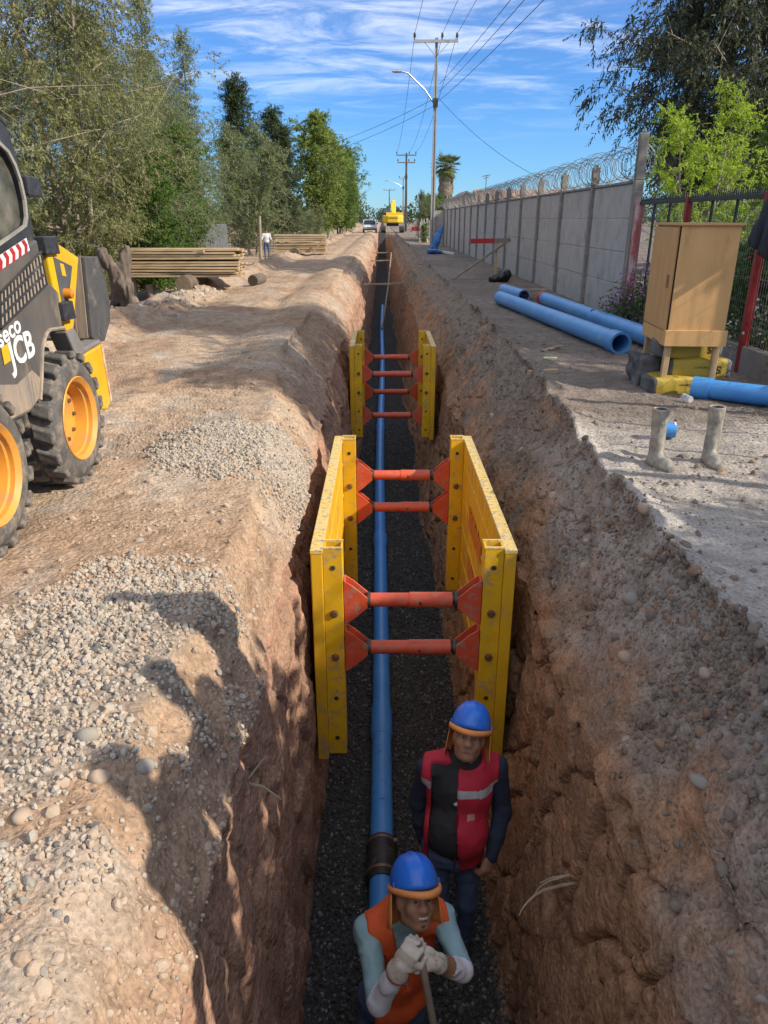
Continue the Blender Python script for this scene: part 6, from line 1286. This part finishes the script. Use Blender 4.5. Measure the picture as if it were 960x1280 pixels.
def worker_kneeling():
    t = thing('person', 'smiling worker in blue helmet and orange vest leaning on a handle', 'person', (0, 0, 0))
    yaw = Matrix.Rotation(R(12), 3, 'Z'); hc = (.152, 2.545, -1.375); HM = Matrix.Rotation(R(16), 3, 'Z') @ Matrix.Rotation(R(9), 3, 'Y') @ Matrix.Rotation(R(-35), 3, 'X'); Y = np.array(yaw)
    chest, belly, pel = (.095, 2.665, -1.76), (.06, 2.68, -1.99), (.04, 2.66, -2.20)
    shr, shl = (-.075, 2.61, -1.66), (.29, 2.64, -1.60)
    tor = [ell(chest, (.175, .125, .17), 1, Y), ell(belly, (.165, .135, .17), 1, Y), ell(pel, (.17, .13, .12), 2, Y), cap(shr, (.11, 2.66, -1.60), .068, .085, 1), cap((.11, 2.66, -1.60), shl, .085, .066, 1)]
    elr, wrr = (-.02, 2.315, -1.75), (.072, 2.305, -1.50); ell_, wrl = (.372, 2.40, -1.66), (.245, 2.315, -1.495)
    B = tor + head_prims(hc, HM) + [cap((.115, 2.64, -1.56), (.145, 2.57, -1.44), .058, .055, 0)] + arm(shr, elr, wrr, 1, 3, .062, .052) + arm(shl, ell_, wrl, 1, 3, .058, .05, 0)
    B += [cap((-.05, 2.68, -2.22), (-.07, 2.60, -2.56), .09, .07, 2), cap((.14, 2.66, -2.22), (.17, 2.58, -2.56), .09, .07, 2), cap((-.07, 2.60, -2.58), (-.06, 3.0, -2.60), .06, .045, 2), cap((.17, 2.58, -2.58), (.16, 2.98, -2.60), .06, .045, 2), cap((-.06, 3.0, -2.6), (-.06, 3.12, -2.62), .045, .035, 4), cap((.16, 2.98, -2.6), (.16, 3.1, -2.62), .045, .035, 4)]
    ec = [np.array(Vector(hc) + HM @ Vector((s * .031, -.098, .010))) for s in (-1, 1)]
    def ex(d, P):
        for e in ec: d = -smin(-d, np.sqrt(((P - e) ** 2).sum(1)) - .013, .012)
        return d + wrinkle(P, hc, [(.09, 2.3, -1.44), (.22, 2.31, -1.46)])
    sdf_obj('body', B, [SKIN, TEAL, JEAN, WSL, SHOE], t, .0085, .028, extra=ex)
    face_bits(t, hc, HM, True); helmet(t, hc, HM, R(-4))
    front = np.array(yaw @ Vector((0, -1, 0))); rt = np.array(yaw @ Vector((1, 0, 0))); nk = np.array((.13, 2.60, -1.50))
    def cut(P):
        q = P - np.array(chest); x = q @ rt; y = q @ front; z = q[:, 2]
        c = np.maximum(-(z + .58), 0 * z - 1); neck = .105 - np.sqrt(((P - nk) ** 2 * np.array((1, 1, .8))).sum(1))
        arms = np.abs(x - .01) - (.168 + .03 * (z > .06) - .02 * np.exp(-((z + .02) / .09) ** 2)); vee = .045 + .16 * (z - .02) - np.abs(x); vee = np.minimum(np.minimum(vee, y - .02), .2)
        return np.maximum(np.maximum(c, neck), np.maximum(arms, vee))
    vest_obj(t, tor, [OVEST], (-.26, 2.40, -2.42), (.48, 2.92, -1.42), .016, cut, None)
    # gloves closed one over the other on top of the handle
    pr = []; W_ = np.array((.074, 2.300, -1.495))
    back = np.array((-.25, -.95, .25)); d1 = np.array((.45, -.05, .92))
    pr = hand_prims((.076, 2.298, -1.50), (.42, .02, .9), (-.45, -.85, .2), 1, .75, 0, 1.12); pr += [cap((.068, 2.303, -1.525), (.08, 2.297, -1.485), .046, .041, 0), cap((.066, 2.304, -1.54), (.068, 2.303, -1.525), .052, .050, 0)]
    sdf_obj('glove', pr, GLV, t, .005, .014, smoothit=1)
    pr = hand_prims((.238, 2.312, -1.488), (-.8, .0, .55), (.35, -.80, .45), -1, .8, 0, 1.08); pr += [cap((.25, 2.318, -1.50), (.232, 2.31, -1.482), .044, .04, 0)]
    sdf_obj('glove', pr, GLV, t, .005, .014, smoothit=1)
    m = MB(); m.tube([tuple(np.array((.066, 2.304, -1.54)) + .0535 * (math.cos(a) * np.array((.95, .0, -.3)) + math.sin(a) * np.array((0, 1, .1)))) for a in np.linspace(0, 2 * math.pi, 20)], .004, 6); m.build('glove_hem', mat('red_hem', (.25, .05, .05), None, 5, .8), t, True)
    rebase(t, (.05, 2.6, FLOOR))
    # shovel
    s = thing('shovel', 'wooden shovel handle gripped by the kneeling worker', 'shovel', (.40, 1.77, FLOOR)); o = Vector((.40, 1.77, FLOOR))
    m = MB(); a = Vector((.158, 2.325, -1.385)); b = Vector((.375, 1.83, -2.42)); m.tube([a - o, a.lerp(b, .5) - o, b - o], [.017, .0165, .018], 12); m.build('handle', WOODG, s, True)
    m = MB(); d = (b - a).normalized(); sd_ = Vector((.92, .4, 0)).normalized(); nn = d.cross(sd_); vs = []
    for u, w in ((0, .03), (.04, .11), (.16, .115), (.25, .07), (.29, .01)):
        for q in (-1, 0, 1): vs.append(b - o + d * u + sd_ * w * q + nn * (.02 * abs(q)))
    fs = [(i * 3 + j, i * 3 + j + 1, i * 3 + j + 4, i * 3 + j + 3) for i in range(4) for j in range(2)]; m.add(vs, fs); bl = m.build('blade', STEEL, s, True); so = bl.modifiers.new('t', 'SOLIDIFY'); so.thickness = .004
def worker_standing():
    t = thing('person', 'worker in blue helmet, crimson vest and black shirt looking up', 'person', (0, 0, 0))
    yaw = Matrix.Rotation(R(-10), 3, 'Z'); Y = np.array(yaw); hc = (.487, 3.385, -1.115); HM = Matrix.Rotation(R(-12), 3, 'Z') @ Matrix.Rotation(R(5), 3, 'Y') @ Matrix.Rotation(R(-30), 3, 'X')
    chest, belly, pel = (.44, 3.36, -1.46), (.415, 3.30, -1.68), (.41, 3.32, -1.86); shr, shl = (.262, 3.385, -1.335), (.655, 3.42, -1.355)
    tor = [ell(chest, (.185, .135, .18), 1, Y), ell(belly, (.185, .165, .18), 1, Y), ell(pel, (.175, .14, .13), 2, Y), cap(shr, (.465, 3.41, -1.30), .066, .08, 1), cap((.465, 3.41, -1.30), shl, .08, .066, 1)]
    B = tor + head_prims(hc, HM) + [cap((.468, 3.41, -1.28), (.484, 3.40, -1.19), .062, .06, 0), cap((.405, 3.365, -1.275), (.44, 3.33, -1.33), .03, .025, 1), cap((.535, 3.37, -1.28), (.48, 3.33, -1.33), .03, .025, 1)]
    wl = (.625, 3.20, -1.80)
    B += arm(shl, (.70, 3.36, -1.62), wl, 3, 3, .066, .054) + arm(shr, (.205, 3.42, -1.60), (.235, 3.37, -1.84), 3, 3, .062, .05) + hand_prims(wl, (-.35, -.35, -.85), (.5, -.8, .1), -1, .55, 0) + hand_prims((.235, 3.37, -1.84), (.1, -.1, -1), (-.9, -.3, 0), 1, .5, 0)
    for x in (.325, .50): B += [cap((x, 3.32, -1.88), (x + .01, 3.26, -2.24), .088, .062, 2), cap((x + .01, 3.26, -2.24), (x + .01, 3.31, -2.58), .06, .045, 2), cap((x + .01, 3.33, -2.615), (x, 3.15, -2.63), .045, .04, 4)]
    ec = [np.array(Vector(hc) + HM @ Vector((s * .031, -.098, .010))) for s in (-1, 1)]
    def ex(d, P):
        for e in ec: d = -smin(-d, np.sqrt(((P - e) ** 2).sum(1)) - .013, .012)
        return d + wrinkle(P, hc, [(.6, 3.15, -1.87)])
    sdf_obj('body', B, [SKIN, BLKS, JEAN, NAVY, SHOE], t, .0095, .028, extra=ex)
    face_bits(t, hc, HM, False); helmet(t, hc, HM, R(-3))
    front = np.array(yaw @ Vector((0, -1, 0))); rt = np.array(yaw @ Vector((1, 0, 0))); nk = np.array((.475, 3.38, -1.21))
    def cut(P):
        q = P - np.array(chest); x = q @ rt; y = q @ front; z = q[:, 2]
        hem = -(z + .43); neck = .098 - np.sqrt(((P - nk) ** 2 * np.array((1, 1, .8))).sum(1)); arms = np.abs(x - .005) - (.188 + .03 * (z > .06)); w = .075 + .02 * np.clip(-z, 0, .4) / .4
        opening = np.minimum(w - np.abs(x + .075 + .03 * z), y - .03); return np.maximum(np.maximum(hem, neck), np.maximum(arms, opening))
    def fm(c):
        q = c - np.array(chest); x = q @ rt; z = q[:, 2] + .08 * (x - .1); y = q @ front; s = (z > .055) & (z < .098) & (y > -.02); p = (z > -.075) & (z < -.045) & (x > .06) & (x < .105) & (y > 0); return np.where(s, 1, np.where(p, 2, 0))
    vest_obj(t, tor, [CVEST, REFL, mat('pink_badge', (.6, .3, .25), None, 8, .7)], (.17, 3.10, -2.0), (.80, 3.62, -1.22), .018, cut, fm)
    o = MB(); o.tube([(.005, -.172, -.02), (.004, -.19, -.15), (.004, -.205, -.28), (.004, -.19, -.4)], .006, 6); o = o.build('vest_edge_tape', mat('dark_crimson_tape', (.2, .01, .02), None, 6, .7), t, True); o.matrix_basis = Matrix.Translation(chest) @ yaw.to_4x4()
    # pocket flap, small white emblem on the shirt
    W = Matrix.Translation(chest) @ yaw.to_4x4()
    m = MB(); m.tube([(.055, -.172, -.115), (.10, -.155, -.11), (.145, -.12, -.105)], .006, 6); o = m.build('pocket_seam', CVEST, t, True); o.matrix_basis = W
    rng = random.Random(3)
    for k in range(5): m = MB(); m.lathe([(0, -.003), (.009, -.002), (.009, .002), (0, .003)], (.006 + rng.uniform(-.016, .012), -.136 - rng.uniform(0, .004), .02 + rng.uniform(-.016, .018)), 'Y', 7); o = m.build('shirt_emblem', WHITE, t, True); o.matrix_basis = W
    rebase(t, (.42, 3.3, FLOOR))
def rebase(t, base):
    t.location = base; M = Matrix.Translation(-Vector(base))
    for c in t.children: c.matrix_basis = M @ c.matrix_basis
def simple_person(lab, loc, yaw, shirt, pants, H=1.7, raise_arm=False, hat=False, res=.022, shirt_sl=None):
    t = thing('person', lab, 'person', loc, yaw); s = H / 1.72
    pr = [ell((0, 0, 1.62), (.078, .098, .115), 0), cap((0, .0, 1.43), (0, 0, 1.53), .058, .055, 0), ell((0, 0, 1.27), (.18, .12, .2), 1), ell((0, 0, 1.06), (.165, .12, .17), 1), ell((0, 0, .92), (.17, .125, .13), 2), cap((-.19, 0, 1.40), (.19, 0, 1.40), .062, .062, 1)]
    pr += arm((.2, 0, 1.40), (.27, .03, 1.12), (.28, -.06, .87), 1, 0) + hand_prims((.28, -.06, .87), (0, -.1, -1), (1, 0, 0), 1, .4, 0)
    if raise_arm: pr += arm((-.2, 0, 1.40), (-.40, -.12, 1.30), (-.36, -.3, 1.52), 1, 0) + hand_prims((-.36, -.3, 1.52), (.1, -.3, .9), (-.5, .6, .2), -1, .5, 0)
    else: pr += arm((-.2, 0, 1.40), (-.27, .03, 1.12), (-.28, -.06, .87), 1, 0) + hand_prims((-.28, -.06, .87), (0, -.1, -1), (-1, 0, 0), -1, .4, 0)
    for x in (-.1, .1): pr += [cap((x, 0, .9), (x * 1.15, -.02, .5), .09, .065, 2), cap((x * 1.15, -.02, .5), (x * 1.2, .03, .1), .062, .048, 2), cap((x * 1.2, .04, .045), (x * 1.3, -.15, .035), .045, .038, 3)]
    sdf_obj('body', pr, [SKIN, shirt, pants, SHOE], t, res, .04)
    if hat: helmet(t, (0, 0, 1.62), Matrix.Identity(3))
    else:
        m = MB(); m.lathe([(.06, -.03), (.084, .0), (.088, .04), (.07, .09), (.03, .118), (0, .122)], (0, .012, 1.625), 'Z', 16); m.build('hair', HAIR, t, True)
    t.scale = (s, s, s)
worker_kneeling(); worker_standing()
simple_person('distant man in white shirt and blue jeans by the pole', (-6.65, 45, gz(-6.65, 45)), R(200), mat('white_shirt', (.66, .66, .66), None, 5, .85), JEAN, 1.66, res=.02)
simple_person('person in dark clothes standing out of frame on the right bank', (1.6, 2.02, gz(1.6, 2.02) - .02), R(-60), NAVY, JEAN, 1.76, raise_arm=True, hat=True)
simple_person('second person in dark clothes added out of frame to widen the shadow', (1.56, 1.55, gz(1.56, 1.55) - .02), R(-80), NAVY, JEAN, 1.76)  # unseen figure added to widen the shadow on the left bank
simple_person('third person in dark clothes added out of frame to lengthen the shadow', (1.5, 1.08, gz(1.5, 1.08) - .02), R(-70), NAVY, JEAN, 1.7)  # another unseen figure added to carry the shade along the left trench lip
